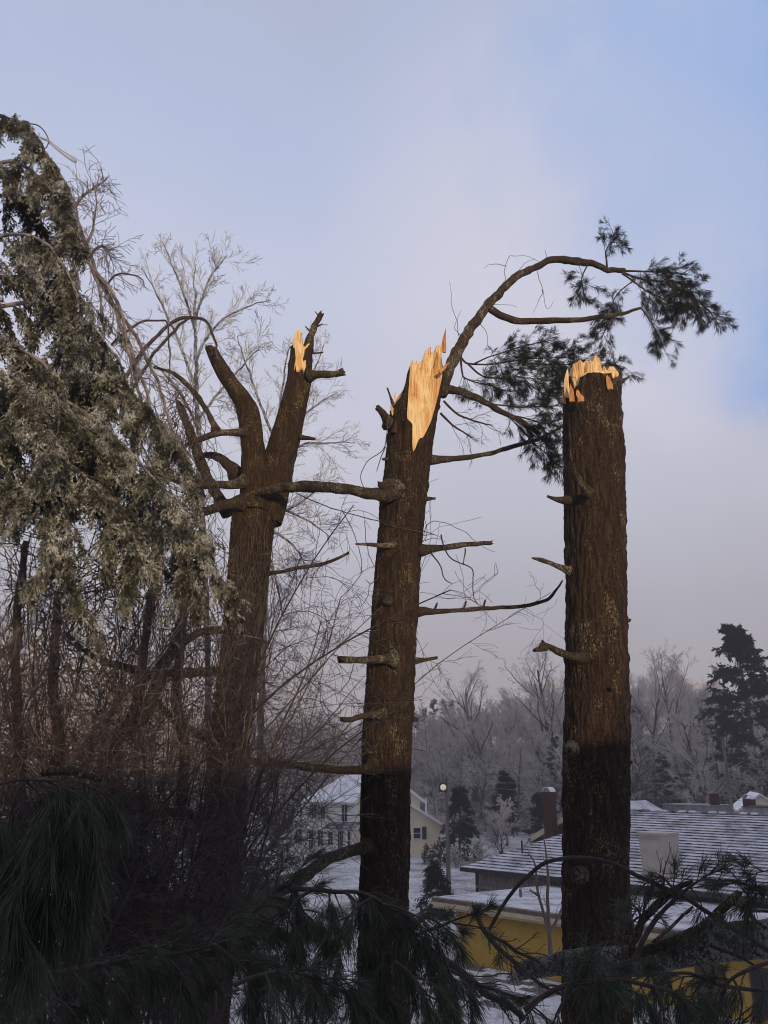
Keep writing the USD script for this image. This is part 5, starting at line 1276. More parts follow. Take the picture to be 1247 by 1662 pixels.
t = thing('iced_conifer', 'big conifer loaded with ice, its sprays hanging down along the left edge', 'tree', P(-90, 1500, 7.6))
part(t, 'trunk', limb(at4([(-95, 1700, 7.7, 40), (-90, 1300, 7.7, 36), (-80, 800, 7.7, 30), (-60, 400, 7.7, 22), (-50, 150, 7.7, 14)]), n=70, sides=14, rough=0.12), M['limb'], True)
boughs = [
    [(-60, 190, 7.6, 5), (0, 188, 7.4, 5), (40, 206, 7.3, 5), (72, 245, 7.2, 4), (100, 310, 7.2, 3), (118, 390, 7.2, 2)],
    [(-60, 300, 7.5, 5), (10, 262, 7.3, 5), (60, 285, 7.2, 4), (105, 360, 7.1, 3), (130, 470, 7.1, 2)],
    [(-70, 420, 7.5, 6), (20, 380, 7.2, 5), (80, 400, 7.1, 4), (120, 470, 7.0, 3), (140, 560, 7.0, 2)],
    [(-70, 330, 7.9, 5), (30, 320, 8.0, 4), (80, 400, 8.1, 3), (100, 500, 8.1, 2)],
    [(-60, 520, 7.6, 7), (60, 490, 7.6, 6), (130, 520, 7.6, 5), (185, 580, 7.6, 4), (215, 660, 7.6, 2)],
    [(-80, 560, 7.0, 6), (20, 560, 6.7, 5), (70, 600, 6.6, 4), (95, 680, 6.5, 3), (95, 760, 6.5, 2)],
    [(-80, 640, 6.8, 7), (0, 610, 6.4, 6), (40, 640, 6.2, 5), (70, 700, 6.1, 4), (80, 790, 6.1, 2)],
    [(-80, 660, 7.2, 7), (60, 640, 7.0, 6), (150, 680, 6.9, 5), (222, 745, 6.8, 4), (285, 825, 6.8, 3), (328, 900, 6.8, 2.4), (350, 950, 6.8, 1.5)],
    [(60, 640, 7.4, 6), (160, 620, 7.5, 5), (230, 660, 7.6, 4), (275, 705, 7.6, 3), (302, 770, 7.6, 2)],
    [(-80, 760, 6.9, 7), (40, 720, 6.6, 6), (120, 760, 6.5, 5), (180, 830, 6.5, 4), (215, 920, 6.5, 2)],
    [(-80, 820, 6.8, 6), (0, 780, 6.4, 5), (50, 810, 6.3, 4), (85, 870, 6.3, 3), (100, 940, 6.3, 2)],
    [(100, 700, 7.3, 5), (180, 740, 7.3, 4), (240, 820, 7.3, 3), (265, 900, 7.3, 2)],
    [(-80, 470, 8.4, 6), (40, 450, 8.6, 5), (110, 560, 8.7, 4), (140, 680, 8.7, 3)],
    [(-80, 700, 8.4, 6), (60, 660, 8.6, 5), (150, 740, 8.7, 4), (200, 830, 8.7, 3), (230, 900, 8.7, 2)],
]
for k, rows in enumerate(boughs):
    lb_ = part(t, 'bough', limb(at4(rows) * [1, 1, 1, 0.6], seed=200 + k, wobble=0.10, sides=8, rough=0.2), M['ice_twig' if k % 3 else 'limb'], True)
    sprays(t, lb_, rows, 300 + k, per_m=190 if k < 4 else 280, fl_=0.38 if k in (0, 1, 3) else 0.5, fr_m=(7 if k in (0, 1) else 9), start=0.2 if k == 0 else 0.05, mat_='ice_spray' if k not in (3, 12, 13) else 'dark_spray')
part(t, 'twig', strand(np.array([P(*q) for q in ((30, 204, 7.25), (58, 202, 7.2), (72, 214, 7.2), (78, 230, 7.2), (74, 240, 7.2), (62, 244, 7.2))]), 0.008, 0.005, n=40, seed=3, amp=0.01), M['twig'], True)
t2 = single('icicle', limb(at4([(76, 226, 7.2, 2.0), (100, 246, 7.2, 3.4), (116, 257, 7.2, 4.2), (123, 262, 7.2, 3)]), n=14, sides=8, rough=0.08), M['ice'], 'clear tube of ice sticking out of the top bough at left', 'icicle', smooth=True)

def bare_stems(name, label, rows_list, seed, mats, cat_='shrub', n1=12, l1=0.35, n2=4, r1=0.0045, sag=-0.06, group=None, ang=0.8, wob=0.08, fl=0.0022, curl=0.6):
    rng = np.random.default_rng(seed)
    base = at4(rows_list[0])[0]
    t = thing(name, label, cat_, base[:3], group)
    out = []
    for i, r in enumerate(rows_list):
        q = at4(r)
        part(t, 'stem', limb(q, sides=7, seed=seed + i, wobble=wob, rough=0.12), M[mats[0]], True)
        m = resample(q, 24)
        S, D, L, rr = sprout(rng, m[None, :, :3], m[None, :, 3], n1, ang, 1.0, 0.12, 1.0, 0.2)
        L = l1 * (0.4 + rng.random(n1))
        p1 = paths(rng, S, D, L, 7, 0.2, sag, curl); R1 = radii(np.full(n1, r1), 7, 0.5, fl)
        S, D, L, rr = sprout(rng, p1, R1, n2, 0.8, 0.45, 0.15, 1.0, 0.3)
        p2 = paths(rng, S, D, L, 4, 0.2, sag, curl)
        out += [tubes(p1, R1, 4), tubes(p2, np.full((len(p2), 5), fl), 3)]
    part(t, 'twigs', cat(out), M[mats[1]], kind='stuff')
    return t
bare_stems('iced_birch', 'bowed thin tree with ice coated twigs drooping along the right side of the iced conifer',
           [[(60, 250, 8.2, 5), (100, 290, 8.2, 4.5), (130, 370, 8.1, 4), (160, 450, 8.0, 4), (195, 520, 8.0, 3.5), (222, 620, 8.0, 3), (235, 720, 8.0, 2)], [(115, 350, 8.1, 3), (135, 318, 8.0, 2.4), (175, 288, 8.0, 1.2)], [(125, 420, 8.1, 3), (150, 370, 8, 2), (155, 300, 8, 1)],
            [(150, 440, 8.0, 4), (185, 480, 7.9, 3), (205, 545, 7.9, 2.5), (212, 640, 7.9, 1.6)], [(170, 480, 8.0, 3.5), (210, 530, 8.1, 3), (255, 620, 8.1, 2.6), (285, 720, 8.1, 2)], [(110, 330, 8.1, 3), (140, 400, 7.9, 2.6), (165, 500, 7.8, 2), (170, 590, 7.8, 1.4)],
            [(140, 420, 8.0, 3), (165, 400, 7.9, 2), (180, 420, 7.9, 1)], [(200, 560, 8, 3), (240, 640, 7.9, 2.5), (262, 740, 7.9, 2), (270, 800, 7.9, 1)]], 171, ('ice_twig', 'ice_twig'), 'tree', n1=26, l1=0.34, n2=5, sag=-0.10, fl=0.003)
bare_stems('arching_stem', 'thin dark stems arching over behind the left snapped stem', [[(190, 640, 10.8, 4), (225, 580, 10.9, 3.4), (262, 540, 11, 3), (300, 515, 11, 3), (325, 517, 11, 2.6), (342, 535, 11, 2.4), (350, 575, 11, 1.6)], [(200, 660, 10.6, 3), (240, 590, 10.7, 2.6), (290, 530, 10.8, 2.4), (312, 514, 10.8, 2)],
            [(180, 560, 9.8, 2.4), (210, 535, 9.8, 2), (240, 520, 9.8, 1.8), (268, 520, 9.8, 1.6), (275, 560, 9.8, 1.2), (272, 620, 9.8, 1)], [(170, 470, 9, 2), (195, 445, 9, 1.6), (222, 448, 9, 1.2), (232, 465, 9, 0.8)]], 172, ('twig', 'ice_twig'), 'sapling', n1=9, l1=0.3, n2=3)

# ------------------------------------------------------------------ thicket and vines


rng = np.random.default_rng(5)
def thicket(label, pxs, D, nst, tops, seed, stem='twig', tw='red_twig', l1=0.55, n1=12, n2=5, lean=0.35, n3=0, fl=0.002, h0=1700):
    rng = np.random.default_rng(seed)
    px = rng.uniform(*pxs, nst); d = rng.uniform(*D, nst); top = rng.uniform(*tops, nst)
    S = np.array([P(a, h0, b) for a, b in zip(px, d)])
    E = np.array([P(a + rng.normal() * 32, c, b) for a, b, c in zip(px, d, top)])
    L = np.linalg.norm(E - S, axis=1) * 1.15
    t = thing('brush_thicket', label, 'thicket', S.mean(0) * [1, 1, 0] + [0, 0, S[:, 2].min()])
    p0 = paths(rng, S, unit(E - S) + rng.normal(size=S.shape) * lean * [0.6, 0.5, 0.1], L, 16, 0.07, -0.022, 0.7)
    R0 = radii(rng.uniform(0.006, 0.019, nst), 16, 0.28, 0.0025)
    S1, D1, L1, r1 = sprout(rng, p0, R0, n1, 0.7, 1.0, 0.08, 1.0, 0.0, 0.5)
    L1 = l1 * (0.5 + 1.5 * rng.random(len(S1)) ** 1.5)
    p1 = paths(rng, S1, D1, L1, 10, 0.24, -0.06, 0.85); R1 = radii(np.clip(r1, 0.003, 0.0055), 10, 0.5, fl)
    S2, D2, L2, _ = sprout(rng, p1, R1, n2, 0.75, 0.5, 0.1, 1.0, 0.3)
    p2 = paths(rng, S2, D2, L2, 5, 0.2, -0.05, 0.7)
    part(t, 'stems', tubes(p0, R0, 6), M[stem], True, kind='stuff')
    part(t, 'twigs', cat([tubes(p1, R1, 4), tubes(p2, np.full((len(p2), 6), fl), 3)]), M[tw], kind='stuff')
    return t
thicket('dense dark bramble thicket filling the bottom left corner', (-120, 160), (6.5, 9.5), 60, (880, 1300), 181, n1=26, n2=7)
thicket('thicket of upright reddish canes under the iced conifer', (60, 330), (8, 11), 56, (820, 1180), 182, 'red_twig', n1=26, n2=7)
thicket('tangled vine brush hugging the foot of the forked tree', (215, 350), (9.8, 11), 42, (960, 1340), 183, 'red_twig', l1=0.75, n1=22, n2=7)
thicket('low dark brush in front of the forked tree', (90, 350), (7.0, 9.0), 44, (1240, 1480), 184, n1=20, n2=7)
thicket('dark brush low down around the middle trunk foot', (380, 620), (9, 11), 20, (1520, 1650), 186, l1=0.5, n1=10, n2=4)
thicket('pale straw coloured bush behind the forked tree', (395, 470), (16, 19), 11, (1200, 1350), 187, 'pole', 'pole', l1=0.6, n1=8, n2=4, h0=1500)
for k, (rows, lab) in enumerate((([(205, 1330, 9.6, 14), (190, 1200, 9.7, 13), (235, 1160, 9.9, 12), (262, 1090, 10.1, 11), (285, 1040, 10.2, 9), (300, 960, 10.3, 6)], 'crooked dark stem leaning right inside the thicket'),
                                 ([(160, 1240, 9.9, 9), (200, 1190, 10, 9), (225, 1130, 10.1, 8), (235, 1060, 10.2, 7), (240, 960, 10.2, 5)], 'thin crooked stem standing beside the leaning one in the thicket'),
                                 ([(290, 1330, 10.5, 10), (300, 1230, 10.5, 9), (285, 1120, 10.6, 8), (300, 1000, 10.7, 6), (330, 920, 10.8, 4)], 'dark stem of brushwood just left of the forked tree'),
                                 ([(95, 1400, 9.2, 10), (100, 1250, 9.3, 9), (88, 1100, 9.4, 8), (95, 960, 9.5, 6)], 'dark upright stem deep in the thicket at left'),
                                 ([(40, 1400, 9.2, 9), (30, 1200, 9.3, 8), (28, 1000, 9.4, 7), (40, 880, 9.5, 5)], 'dark upright stem nearest the left edge of the thicket'))):
    bare_stems('thicket_stem', lab, [rows], 400 + k, ('twig', 'red_twig'), 'sapling', n1=22, l1=0.7, n2=6, sag=-0.02)

def vine_thing(name, label, rows_list, seed, r=(0.006, 0.003), amp=0.05, mat_='red_twig', group=None, twig=0, freq=4.0):
    rng = np.random.default_rng(seed)
    a = np.array([P(*q) for q in rows_list[0]])
    t = thing(name, label, 'vine', a[0], group)
    for i, rows in enumerate(rows_list):
        pts = np.array([P(*q) for q in rows])
        ln = np.linalg.norm(np.diff(pts, axis=0), axis=1).sum()
        v, f = strand(pts, *r, n=int(np.clip(ln * 30, 16, 120)), seed=seed + i, amp=amp, freq=freq)
        part(t, 'strand', (v, f), M[mat_], True)
    return t
# vines wrapped about the forked trunk
rng = np.random.default_rng(66)
rows_list = []
for k in range(46):
    y0, y1 = rng.uniform(1000, 1500), rng.uniform(790, 980)
    off0, off1 = rng.uniform(-40, 40), rng.uniform(-38, 38)
    rows = []
    for s in np.linspace(0, 1, 6):
        yy = y0 + (y1 - y0) * s
        cx = np.interp(-yy, [-1500, -1265, -1100, -1000, -900, -790], [348, 368, 386, 398, 406, 420])
        o = np.clip(off0 + (off1 - off0) * s + rng.normal() * 9, -52, 50)
        rows.append((cx + o, yy, 11.5 - 0.33 * math.sqrt(max(0.12, 1 - (o / 44) ** 2)) - 0.02))
    rows_list.append(rows)
vine_thing('vine_tangle', 'reddish vines wrapped up the forked trunk', rows_list, 501, (0.007, 0.004), 0.07)
vine_thing('vine_tangle', 'loose vine loops in front of the forked tree above the lower branch', [[(rng.uniform(230, 330), rng.uniform(820, 1150), 10.7), (rng.uniform(280, 400), rng.uniform(860, 1200), 10.6), (rng.uniform(250, 420), rng.uniform(900, 1250), 10.7), (rng.uniform(230, 400), rng.uniform(1000, 1400), 10.8)] for _ in range(34)], 560, (0.006, 0.003), 0.12)
vine_thing('vine_tangle', 'dark vine curtain hanging below the iced conifer at left', [[(rng.uniform(-10, 260), rng.uniform(860, 960), 9.6), (rng.uniform(-10, 270), rng.uniform(980, 1080), 9.5), (rng.uniform(-20, 280), rng.uniform(1090, 1200), 9.4), (rng.uniform(-20, 290), rng.uniform(1210, 1340), 9.4)] for _ in range(70)], 590, (0.007, 0.003), 0.16)
vine_thing('vine_tangle', 'reddish vine mat hanging on the branches left of the fork', [[(rng.uniform(215, 330), rng.uniform(600, 700), 10.9), (rng.uniform(225, 340), rng.uniform(680, 780), 10.8), (rng.uniform(235, 360), rng.uniform(760, 870), 10.8), (rng.uniform(230, 370), rng.uniform(840, 960), 10.9)] for _ in range(46)], 620, (0.006, 0.003), 0.10)
vine_thing('hanging_vine', 'thin vine curling down the left side of the scarred trunk top', [[(630, 672, 10.15), (626, 720, 10.1), (622, 730, 10.1), (595, 752, 10.05), (585, 772, 10.05), (592, 792, 10.0)], [(626, 725, 10.1), (618, 745, 10.1), (612, 765, 10.08)]], 701, (0.008, 0.005), 0.02)
vine_thing('hanging_vine', 'long straight vine strung from the forked trunk to the middle trunk', [[(480, 800, 10.7), (540, 825, 10.5), (600, 842, 10.35), (640, 855, 10.2), (685, 862, 10.2), (705, 868, 10.4)]], 702, (0.008, 0.006), 0.02)
vine_thing('hanging_vine', 'long vine hanging in the sky left of the middle trunk', [[(556, 828, 10.45), (570, 858, 10.4), (584, 890, 10.4), (588, 920, 10.4), (570, 952, 10.4), (552, 975, 10.4), (540, 1020, 10.4), (528, 1070, 10.4), (520, 1110, 10.4), (520, 1145, 10.4)],
            [(592, 845, 10.4), (594, 880, 10.4), (604, 910, 10.3), (614, 925, 10.2)]], 703, (0.006, 0.004), 0.03)
vine_thing('hanging_vine', 'ragged strands hanging from the thin bare branch right of the forked trunk', [[(498, 920, 11), (490, 940, 11), (488, 970, 11), (495, 1000, 11), (499, 1020, 11)], [(520, 917, 11), (508, 940, 11), (502, 975, 11), (498, 1035, 11)], [(534, 905, 11), (515, 925, 11), (500, 950, 11)], [(495, 910, 11), (520, 908, 11), (552, 930, 11), (570, 945, 11), (575, 965, 11)], [(455, 935, 11), (475, 960, 11), (510, 985, 11), (536, 993, 11), (539, 995, 11)], [(530, 915, 11), (532, 945, 11)]], 704, (0.005, 0.0025), 0.05)
vine_thing('hanging_vine', 'small kinked twigs hanging left of the middle trunk', [[(612, 940, 10.2), (602, 950, 10.2), (598, 970, 10.2), (590, 980, 10.2), (582, 988, 10.2), (570, 987, 10.2)], [(600, 948, 10.2), (592, 938, 10.2)]], 705, (0.006, 0.003), 0.05)
vine_thing('hanging_vine', 'dark crooked vine dangling from the right hand branch of the middle trunk', [[(716, 868, 10.35), (725, 895, 10.3), (738, 910, 10.3), (752, 915, 10.3), (766, 925, 10.3), (768, 945, 10.3), (770, 965, 10.3), (776, 981, 10.3)], [(755, 890, 10.3), (754, 915, 10.3)], [(700, 898, 10.35), (712, 915, 10.35), (722, 940, 10.35), (734, 946, 10.35)]], 706, (0.011, 0.006), 0.03, 'twig')
vine_thing('hanging_vine', 'wiry vine loop springing right from the middle trunk', [[(688, 870, 10.2), (695, 850, 10.2), (708, 842, 10.2), (735, 850, 10.2), (765, 870, 10.2), (790, 888, 10.2), (802, 896, 10.2)], [(684, 872, 10.2), (700, 868, 10.2), (715, 876, 10.2)], [(690, 878, 10.2), (710, 872, 10.2), (726, 878, 10.2)], [(686, 880, 10.2), (694, 862, 10.2), (690, 835, 10.2), (697, 830, 10.2)]], 707, (0.006, 0.003), 0.04)
vine_thing('hanging_vine', 'wiry tendrils curling around the high arching limb', [[(745, 545, 10.9), (740, 520, 10.9), (734, 500, 10.9), (730, 480, 10.9), (728, 458, 10.9)], [(752, 548, 10.9), (742, 530, 10.9), (748, 505, 10.9)], [(822, 470, 11.1), (820, 440, 11.1), (832, 415, 11.1), (860, 418, 11.1), (880, 428, 11.1)], [(835, 455, 11.1), (850, 430, 11.1), (870, 420, 11.1)], [(872, 440, 11.2), (880, 470, 11.2), (882, 490, 11.2), (890, 500, 11.2), (902, 488, 11.2)], [(888, 420, 11.2), (886, 405, 11.2)],
            [(785, 512, 11), (800, 492, 11), (840, 500, 11)], [(822, 432, 11.1), (800, 428, 11.1), (784, 436, 11.1)], [(880, 470, 11.2), (872, 500, 11.1), (865, 510, 11.1)], [(940, 424, 11.3), (955, 455, 11.3), (962, 450, 11.3)], [(775, 520, 11.0), (790, 545, 11.0), (783, 575, 11.0)]], 708, (0.0055, 0.0025), 0.05, 'twig')
vine_thing('hanging_vine', 'thin vines drooping right of the forked trunk below mid height', [[(430, 1020, 11.2), (452, 1035, 11.2), (475, 1060, 11.2), (505, 1092, 11.2)], [(425, 1040, 11.2), (445, 1060, 11.2), (460, 1100, 11.2), (465, 1150, 11.2)], [(420, 1100, 11.2), (470, 1125, 11.2), (520, 1140, 11.2), (548, 1170, 11.2)], [(415, 1105, 11.2), (440, 1150, 11.2), (490, 1200, 11.2), (520, 1280, 11.2)], [(574, 1078, 9.9), (570, 1100, 9.9), (548, 1125, 9.9), (520, 1140, 9.9)], [(410, 1130, 11.1), (430, 1210, 11.1), (450, 1300, 11.1), (500, 1380, 11.1)], [(520, 1140, 10.6), (540, 1180, 10.6), (545, 1220, 10.6), (530, 1260, 10.6)], [(415, 1180, 11), (470, 1160, 11), (530, 1170, 11), (560, 1190, 11)]], 709, (0.006, 0.003), 0.09)

# ------------------------------------------------------------------ iced pine boughs across the foreground
def bough(label, lines, seed, group=None, **kw):
    t = thing('pine_bough', label, 'pine bough', P(lines[0][0][0], lines[0][0][1] + 60, lines[0][0][2]), group)
    args = dict(nl=0.105, sub=(22, 0.17), per=46, W=0.0027, droop=0.3, spread=0.6, sag=-0.10, mat_='ice_needle', tw='twig', ice=1, thin=0.55)
    args.update(kw)
    needle_twigs(t, lines, seed, **args)
    return t
bough('iced pine bough hanging long needles down the lower left edge', [[(-40, 1290, 3.4, 5), (40, 1268, 3.4, 5), (95, 1270, 3.4, 4), (105, 1320, 3.35, 3), (95, 1400, 3.3, 2.4), (80, 1470, 3.3, 1.5)], [(100, 1290, 3.4, 3), (60, 1340, 3.3, 3), (45, 1430, 3.25, 2), (40, 1500, 3.25, 1)], [(95, 1300, 3.4, 3), (125, 1330, 3.4, 2.4), (118, 1420, 3.4, 2), (112, 1480, 3.4, 1)], [(60, 1268, 3.5, 3), (20, 1310, 3.5, 3), (5, 1400, 3.5, 2)], [(105, 1270, 3.4, 3), (140, 1275, 3.4, 2.5), (158, 1310, 3.4, 1.5)], [(40, 1360, 3.2, 2), (20, 1440, 3.2, 1.6), (30, 1530, 3.2, 1)]], 801, nl=0.115, sag=-0.22, droop=0.5, per=64, W=0.0022, spread=0.6)
t = thing('broken_stub', 'pale broken branch end above the hanging needles at left', 'branch', P(100, 1262, 3.5))
part(t, 'branch', limb(at4([(70, 1255, 3.5, 6), (110, 1250, 3.45, 7.5), (140, 1258, 3.4, 7), (162, 1263, 3.38, 6)]), seed=5, rough=0.2, broken=0.8), M['limb'], True)
bough('iced pine bough arching over in front of the middle trunk foot', [[(470, 1445, 5.2, 8), (520, 1445, 5.0, 7), (580, 1450, 4.9, 6), (640, 1480, 4.8, 5), (680, 1530, 4.8, 3), (700, 1590, 4.8, 2)], [(560, 1450, 4.9, 4), (600, 1490, 4.8, 3), (640, 1560, 4.8, 2)], [(500, 1448, 5, 4), (470, 1480, 4.9, 3), (470, 1540, 4.9, 2)], [(620, 1470, 4.8, 4), (680, 1490, 4.7, 3), (720, 1550, 4.7, 2), (740, 1620, 4.7, 1)], [(600, 1460, 4.8, 3), (560, 1500, 4.7, 3), (550, 1570, 4.7, 2)], [(640, 1500, 4.8, 3), (600, 1560, 4.8, 2), (590, 1640, 4.8, 1)]], 802, sag=-0.18, sub=(18, 0.17), per=46)
bough('iced pine bough rising left of the middle trunk foot', [[(330, 1530, 5.4, 8), (400, 1490, 5.3, 7), (440, 1455, 5.2, 5), (480, 1430, 5.2, 3)], [(400, 1490, 5.3, 4), (440, 1500, 5.2, 3), (480, 1530, 5.2, 2)], [(370, 1510, 5.3, 4), (400, 1540, 5.2, 3), (430, 1590, 5.2, 2)], [(440, 1455, 5.2, 4), (480, 1470, 5.1, 3), (510, 1510, 5.1, 2)]], 803)
bough('dark pine bough lying across the bottom left of the picture', [[(-30, 1600, 4.4, 9), (80, 1580, 4.4, 8), (180, 1560, 4.5, 7), (300, 1540, 4.6, 5), (400, 1520, 4.7, 3)], [(60, 1590, 4.4, 4), (100, 1630, 4.3, 3), (140, 1680, 4.3, 2)], [(160, 1565, 4.5, 4), (190, 1610, 4.4, 3), (200, 1670, 4.4, 2)], [(260, 1545, 4.6, 4), (300, 1590, 4.5, 3), (320, 1650, 4.5, 2)], [(20, 1600, 4.4, 4), (20, 1640, 4.3, 3), (0, 1690, 4.3, 2)], [(340, 1530, 4.6, 4), (390, 1570, 4.5, 3), (420, 1640, 4.5, 2)]], 804, sag=-0.14)
bough('dark pine bough sagging at the bottom below the middle trunk', [[(380, 1600, 4.3, 7), (450, 1580, 4.3, 6), (520, 1590, 4.3, 5), (580, 1620, 4.3, 3), (620, 1670, 4.3, 2)], [(430, 1580, 4.3, 4), (440, 1620, 4.2, 3), (430, 1680, 4.2, 2)], [(500, 1590, 4.3, 4), (510, 1640, 4.2, 3), (500, 1690, 4.2, 2)], [(640, 1560, 4.4, 4), (680, 1600, 4.3, 3), (700, 1670, 4.3, 2)], [(350, 1610, 4.3, 4), (350, 1650, 4.2, 3), (330, 1700, 4.2, 2)]], 805, sag=-0.14)
bough('pine bough drooping needle brushes left of the fallen log', [[(680, 1545, 5.4, 5), (735, 1575, 5.3, 5), (795, 1605, 5.2, 4), (850, 1630, 5.2, 3), (900, 1665, 5.2, 2)], [(770, 1595, 5.2, 3), (765, 1625, 5.1, 2), (775, 1675, 5.1, 1)], [(720, 1565, 5.3, 3), (735, 1600, 5.2, 2), (745, 1650, 5.2, 1)], [(830, 1620, 5.2, 3), (860, 1640, 5.1, 2), (870, 1690, 5.1, 1)]], 806, sub=(9, 0.15), per=34)
bough('small dark pine tip pointing right in front of the yellow house corner', [[(660, 1525, 6.0, 6), (690, 1512, 5.9, 5), (725, 1500, 5.8, 4), (760, 1485, 5.7, 2.5), (790, 1478, 5.7, 1.5)], [(735, 1498, 5.8, 3), (775, 1505, 5.7, 2), (815, 1530, 5.7, 1)]], 807, sub=(9, 0.12), sag=-0.02, droop=0.1, per=36, nl=0.11)
bough('pine bough with needle brushes against the snowy shingle roof at right', [[(1030, 1560, 5.6, 8), (1060, 1500, 5.6, 7), (1100, 1455, 5.6, 5), (1140, 1425, 5.6, 3), (1170, 1410, 5.6, 2)], [(1100, 1455, 5.6, 4), (1080, 1430, 5.5, 3), (1060, 1420, 5.5, 1.6)], [(1120, 1440, 5.6, 3), (1140, 1470, 5.5, 2), (1145, 1500, 5.5, 1)], [(1140, 1425, 5.6, 3), (1180, 1430, 5.5, 2), (1215, 1440, 5.5, 1.4)]], 808, sub=(8, 0.12), sag=-0.03, droop=0.1, nl=0.10, per=30)
bough('dark pine bough entering from the right edge over the flat roof', [[(1290, 1440, 5.5, 6), (1240, 1440, 5.5, 5), (1200, 1432, 5.5, 3), (1165, 1430, 5.5, 2)], [(1250, 1440, 5.5, 3), (1215, 1460, 5.4, 2), (1190, 1480, 5.4, 1)], [(1280, 1410, 5.5, 3), (1250, 1412, 5.5, 2), (1220, 1420, 5.5, 1)]], 809, sub=(14, 0.13), sag=-0.04, per=36, nl=0.11)
bough('broad iced pine bough filling the bottom right of the picture', [[(850, 1640, 4.6, 8), (930, 1600, 4.6, 8), (1000, 1590, 4.6, 7), (1080, 1610, 4.6, 5), (1150, 1650, 4.6, 3)], [(920, 1600, 4.6, 4), (910, 1640, 4.5, 3), (890, 1700, 4.5, 2)], [(980, 1590, 4.6, 4), (975, 1560, 4.6, 3), (950, 1640, 4.5, 2)], [(1010, 1590, 4.6, 4), (1000, 1640, 4.5, 3), (990, 1700, 4.5, 2)], [(1060, 1600, 4.6, 4), (1080, 1650, 4.5, 3), (1080, 1700, 4.5, 2)], [(880, 1620, 4.6, 4), (850, 1660, 4.5, 3), (830, 1710, 4.5, 2)]], 810, sag=-0.14, sub=(15, 0.16), per=44)
bough('iced pine sprays drooping under the fallen log by the right edge', [[(1270, 1560, 4.9, 7), (1220, 1575, 4.9, 6), (1180, 1600, 4.9, 4), (1160, 1660, 4.9, 2)], [(1230, 1570, 4.9, 4), (1240, 1620, 4.8, 3), (1230, 1690, 4.8, 2)], [(1190, 1590, 4.9, 4), (1205, 1630, 4.8, 3), (1195, 1690, 4.8, 2)], [(1130, 1560, 4.9, 3), (1150, 1600, 4.9, 2.4), (1120, 1660, 4.9, 1.5)]], 811, sag=-0.14, sub=(9, 0.16), per=36)
bough('upright needle sprig in front of the thickest trunk foot', [[(1000, 1640, 4.9, 6), (1010, 1580, 4.9, 5), (1012, 1530, 4.9, 4), (1005, 1490, 4.9, 2)], [(1010, 1540, 4.9, 3), (985, 1530, 4.8, 2), (960, 1570, 4.8, 1)]], 812, sub=(10, 0.13), sag=-0.14, per=34)

bough('iced pine bough low in front of the brown window at the lower right', [[(1260, 1610, 5.0, 6), (1190, 1600, 5.0, 6), (1120, 1585, 5.0, 5), (1050, 1580, 5.0, 3)], [(1180, 1600, 5, 4), (1160, 1640, 4.9, 3), (1130, 1690, 4.9, 2)], [(1110, 1585, 5, 3), (1090, 1620, 4.9, 2.4), (1050, 1670, 4.9, 1.5)], [(1230, 1605, 5, 3), (1220, 1650, 4.9, 2), (1190, 1700, 4.9, 1)]], 813, sub=(15, 0.16), sag=-0.14, per=36)
t = thing('fallen_log', 'fallen grey log with lichen lying across the lower right', 'log', P(1060, 1560, 6.2))
part(t, 'trunk', limb(at4([(840, 1578, 6.5, 13), (900, 1566, 6.4, 17), (960, 1560, 6.3, 20), (1040, 1560, 6.2, 23), (1120, 1538, 6.0, 26), (1200, 1528, 5.9, 28), (1300, 1520, 5.8, 30)]), n=80, sides=18, rough=0.12, seed=9), M['log'], True)
for k, rows in enumerate(([(1005, 1552, 6.0, 8), (1060, 1540, 5.9, 9), (1120, 1520, 5.85, 9.5), (1150, 1500, 5.8, 9), (1180, 1470, 5.8, 8), (1200, 1450, 5.8, 6.5)], [(1025, 1545, 5.95, 5), (1040, 1500, 5.9, 6), (1065, 1470, 5.85, 6), (1100, 1440, 5.8, 5), (1120, 1432, 5.8, 4)], [(1140, 1530, 5.7, 3), (1180, 1545, 5.6, 2.6), (1230, 1570, 5.6, 2)], [(1060, 1530, 5.8, 3), (1100, 1495, 5.7, 2.6), (1125, 1470, 5.7, 2)],
                          [(1190, 1460, 5.8, 4), (1210, 1480, 5.75, 3), (1247, 1510, 5.7, 2)], [(1185, 1462, 5.8, 4), (1220, 1478, 5.75, 3), (1260, 1482, 5.7, 2)], [(1050, 1550, 5.9, 3), (1080, 1580, 5.8, 3), (1100, 1640, 5.8, 2)], [(1150, 1545, 5.8, 3), (1160, 1590, 5.7, 2.4), (1140, 1650, 5.7, 2)])):
    part(t, 'branch', limb(at4(rows), seed=900 + k, wobble=0.03, sides=9, rough=0.2, broken=0.5), M['limb'], True)
bare_stems('curled_twigs', 'cluster of curled dark twigs against the trunk by the fallen log', [[(1030, 1530, 5.8, 3), (1040, 1490, 5.8, 2.4), (1030, 1475, 5.8, 2), (1010, 1490, 5.8, 1.4)], [(1045, 1500, 5.8, 2.4), (1050, 1450, 5.8, 2), (1058, 1430, 5.8, 1)], [(1060, 1480, 5.8, 2.4), (1075, 1440, 5.8, 2), (1072, 1415, 5.8, 1)], [(1030, 1540, 5.8, 3), (1025, 1500, 5.8, 2), (1040, 1485, 5.8, 1.4)]], 910, ('twig', 'twig'), 'twigs', n1=8, l1=0.22, n2=2)
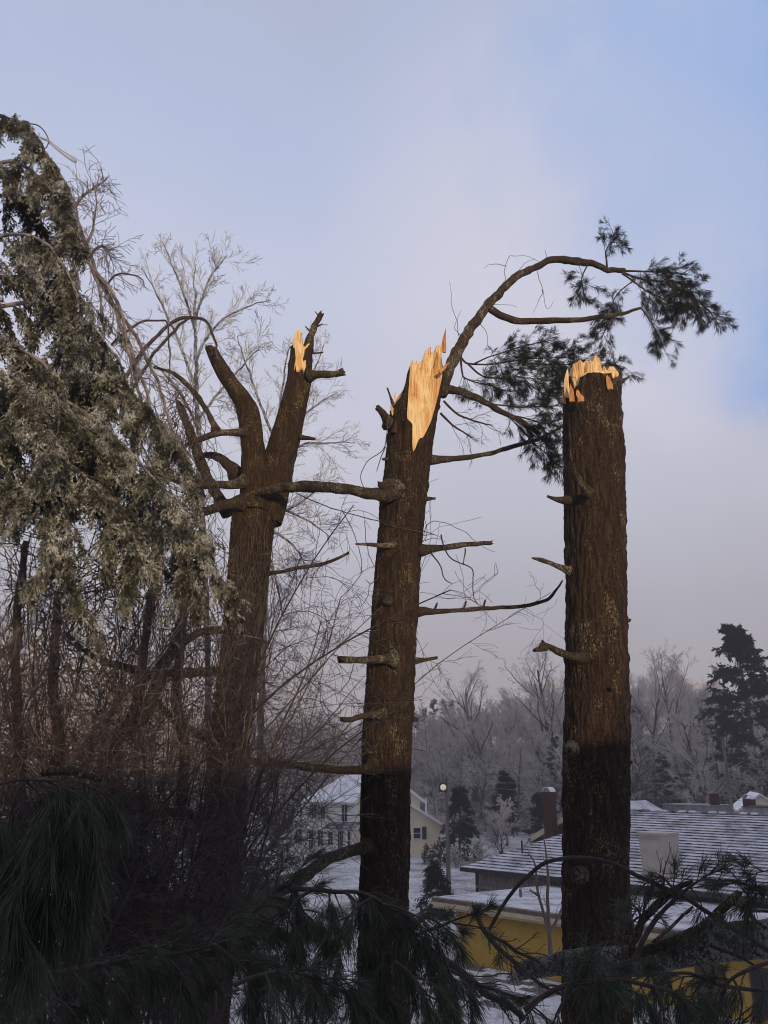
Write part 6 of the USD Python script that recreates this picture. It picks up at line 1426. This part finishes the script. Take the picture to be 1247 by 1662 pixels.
vine_thing('bowed_cane', 'long thin cane bowed in front of the thickest trunk foot', [[(795, 1510, 6.2), (825, 1460, 6.1), (860, 1418, 6.0), (900, 1396, 5.95), (940, 1391, 5.9), (985, 1398, 5.9), (1040, 1422, 5.85), (1110, 1458, 5.8), (1180, 1500, 5.7), (1260, 1550, 5.6)]], 920, (0.013, 0.016), 0.012, 'twig')
keys(stage.GetPrimAtPath('/World/bowed_cane'), cat='cane')
bare_stems('sapling', 'thin pale forked sapling in front of the yellow wall', [[(894, 1575, 13, 4), (893, 1530, 13, 4), (892, 1515, 13, 3.4), (889, 1460, 13, 2.6), (890, 1420, 13, 2.2), (883, 1365, 13, 1.2)], [(892, 1515, 13, 3), (882, 1480, 13, 2.4), (872, 1440, 13, 2), (868, 1400, 13, 1.4), (858, 1386, 13, 1)], [(892, 1515, 13, 2.6), (908, 1485, 13, 2), (914, 1470, 13, 1.4)], [(876, 1455, 13, 1.8), (860, 1445, 13, 1.2)]], 930, ('pole', 'ice_twig'), 'sapling', n1=5, l1=0.22, n2=1, sag=0.03, ang=0.6, wob=0.02)
bare_stems('fallen_branch', 'crooked bare branches crossing in front of the yellow house', [[(770, 1470, 6.5, 4), (790, 1520, 6.4, 4), (830, 1560, 6.3, 3.5), (870, 1590, 6.2, 3), (930, 1620, 6.2, 2)], [(790, 1515, 6.4, 3), (840, 1545, 6.4, 2.6), (880, 1570, 6.3, 2)], [(680, 1530, 5.6, 7), (740, 1575, 5.5, 7), (790, 1610, 5.4, 6), (850, 1660, 5.4, 5)], [(700, 1470, 6.2, 3), (690, 1490, 6.1, 3), (676, 1505, 6.0, 2)]], 940, ('twig', 'twig'), 'branch', n1=10, l1=0.3, n2=3)

# ------------------------------------------------------------------ the cold misty air
air = trimesh.creation.box((900, 900, 52)); air.apply_translation((15, 270, 25))
single('haze', air, usdkit.material(stage, '/World/Looks/haze', {'v': ('principled_volume', {'color': (0.88, 0.84, 0.85), 'density': 0.0011, 'anisotropy': 0.0})}, [], volume='v.volume'), 'cold mist thinning out the far trees', 'haze', kind='stuff')
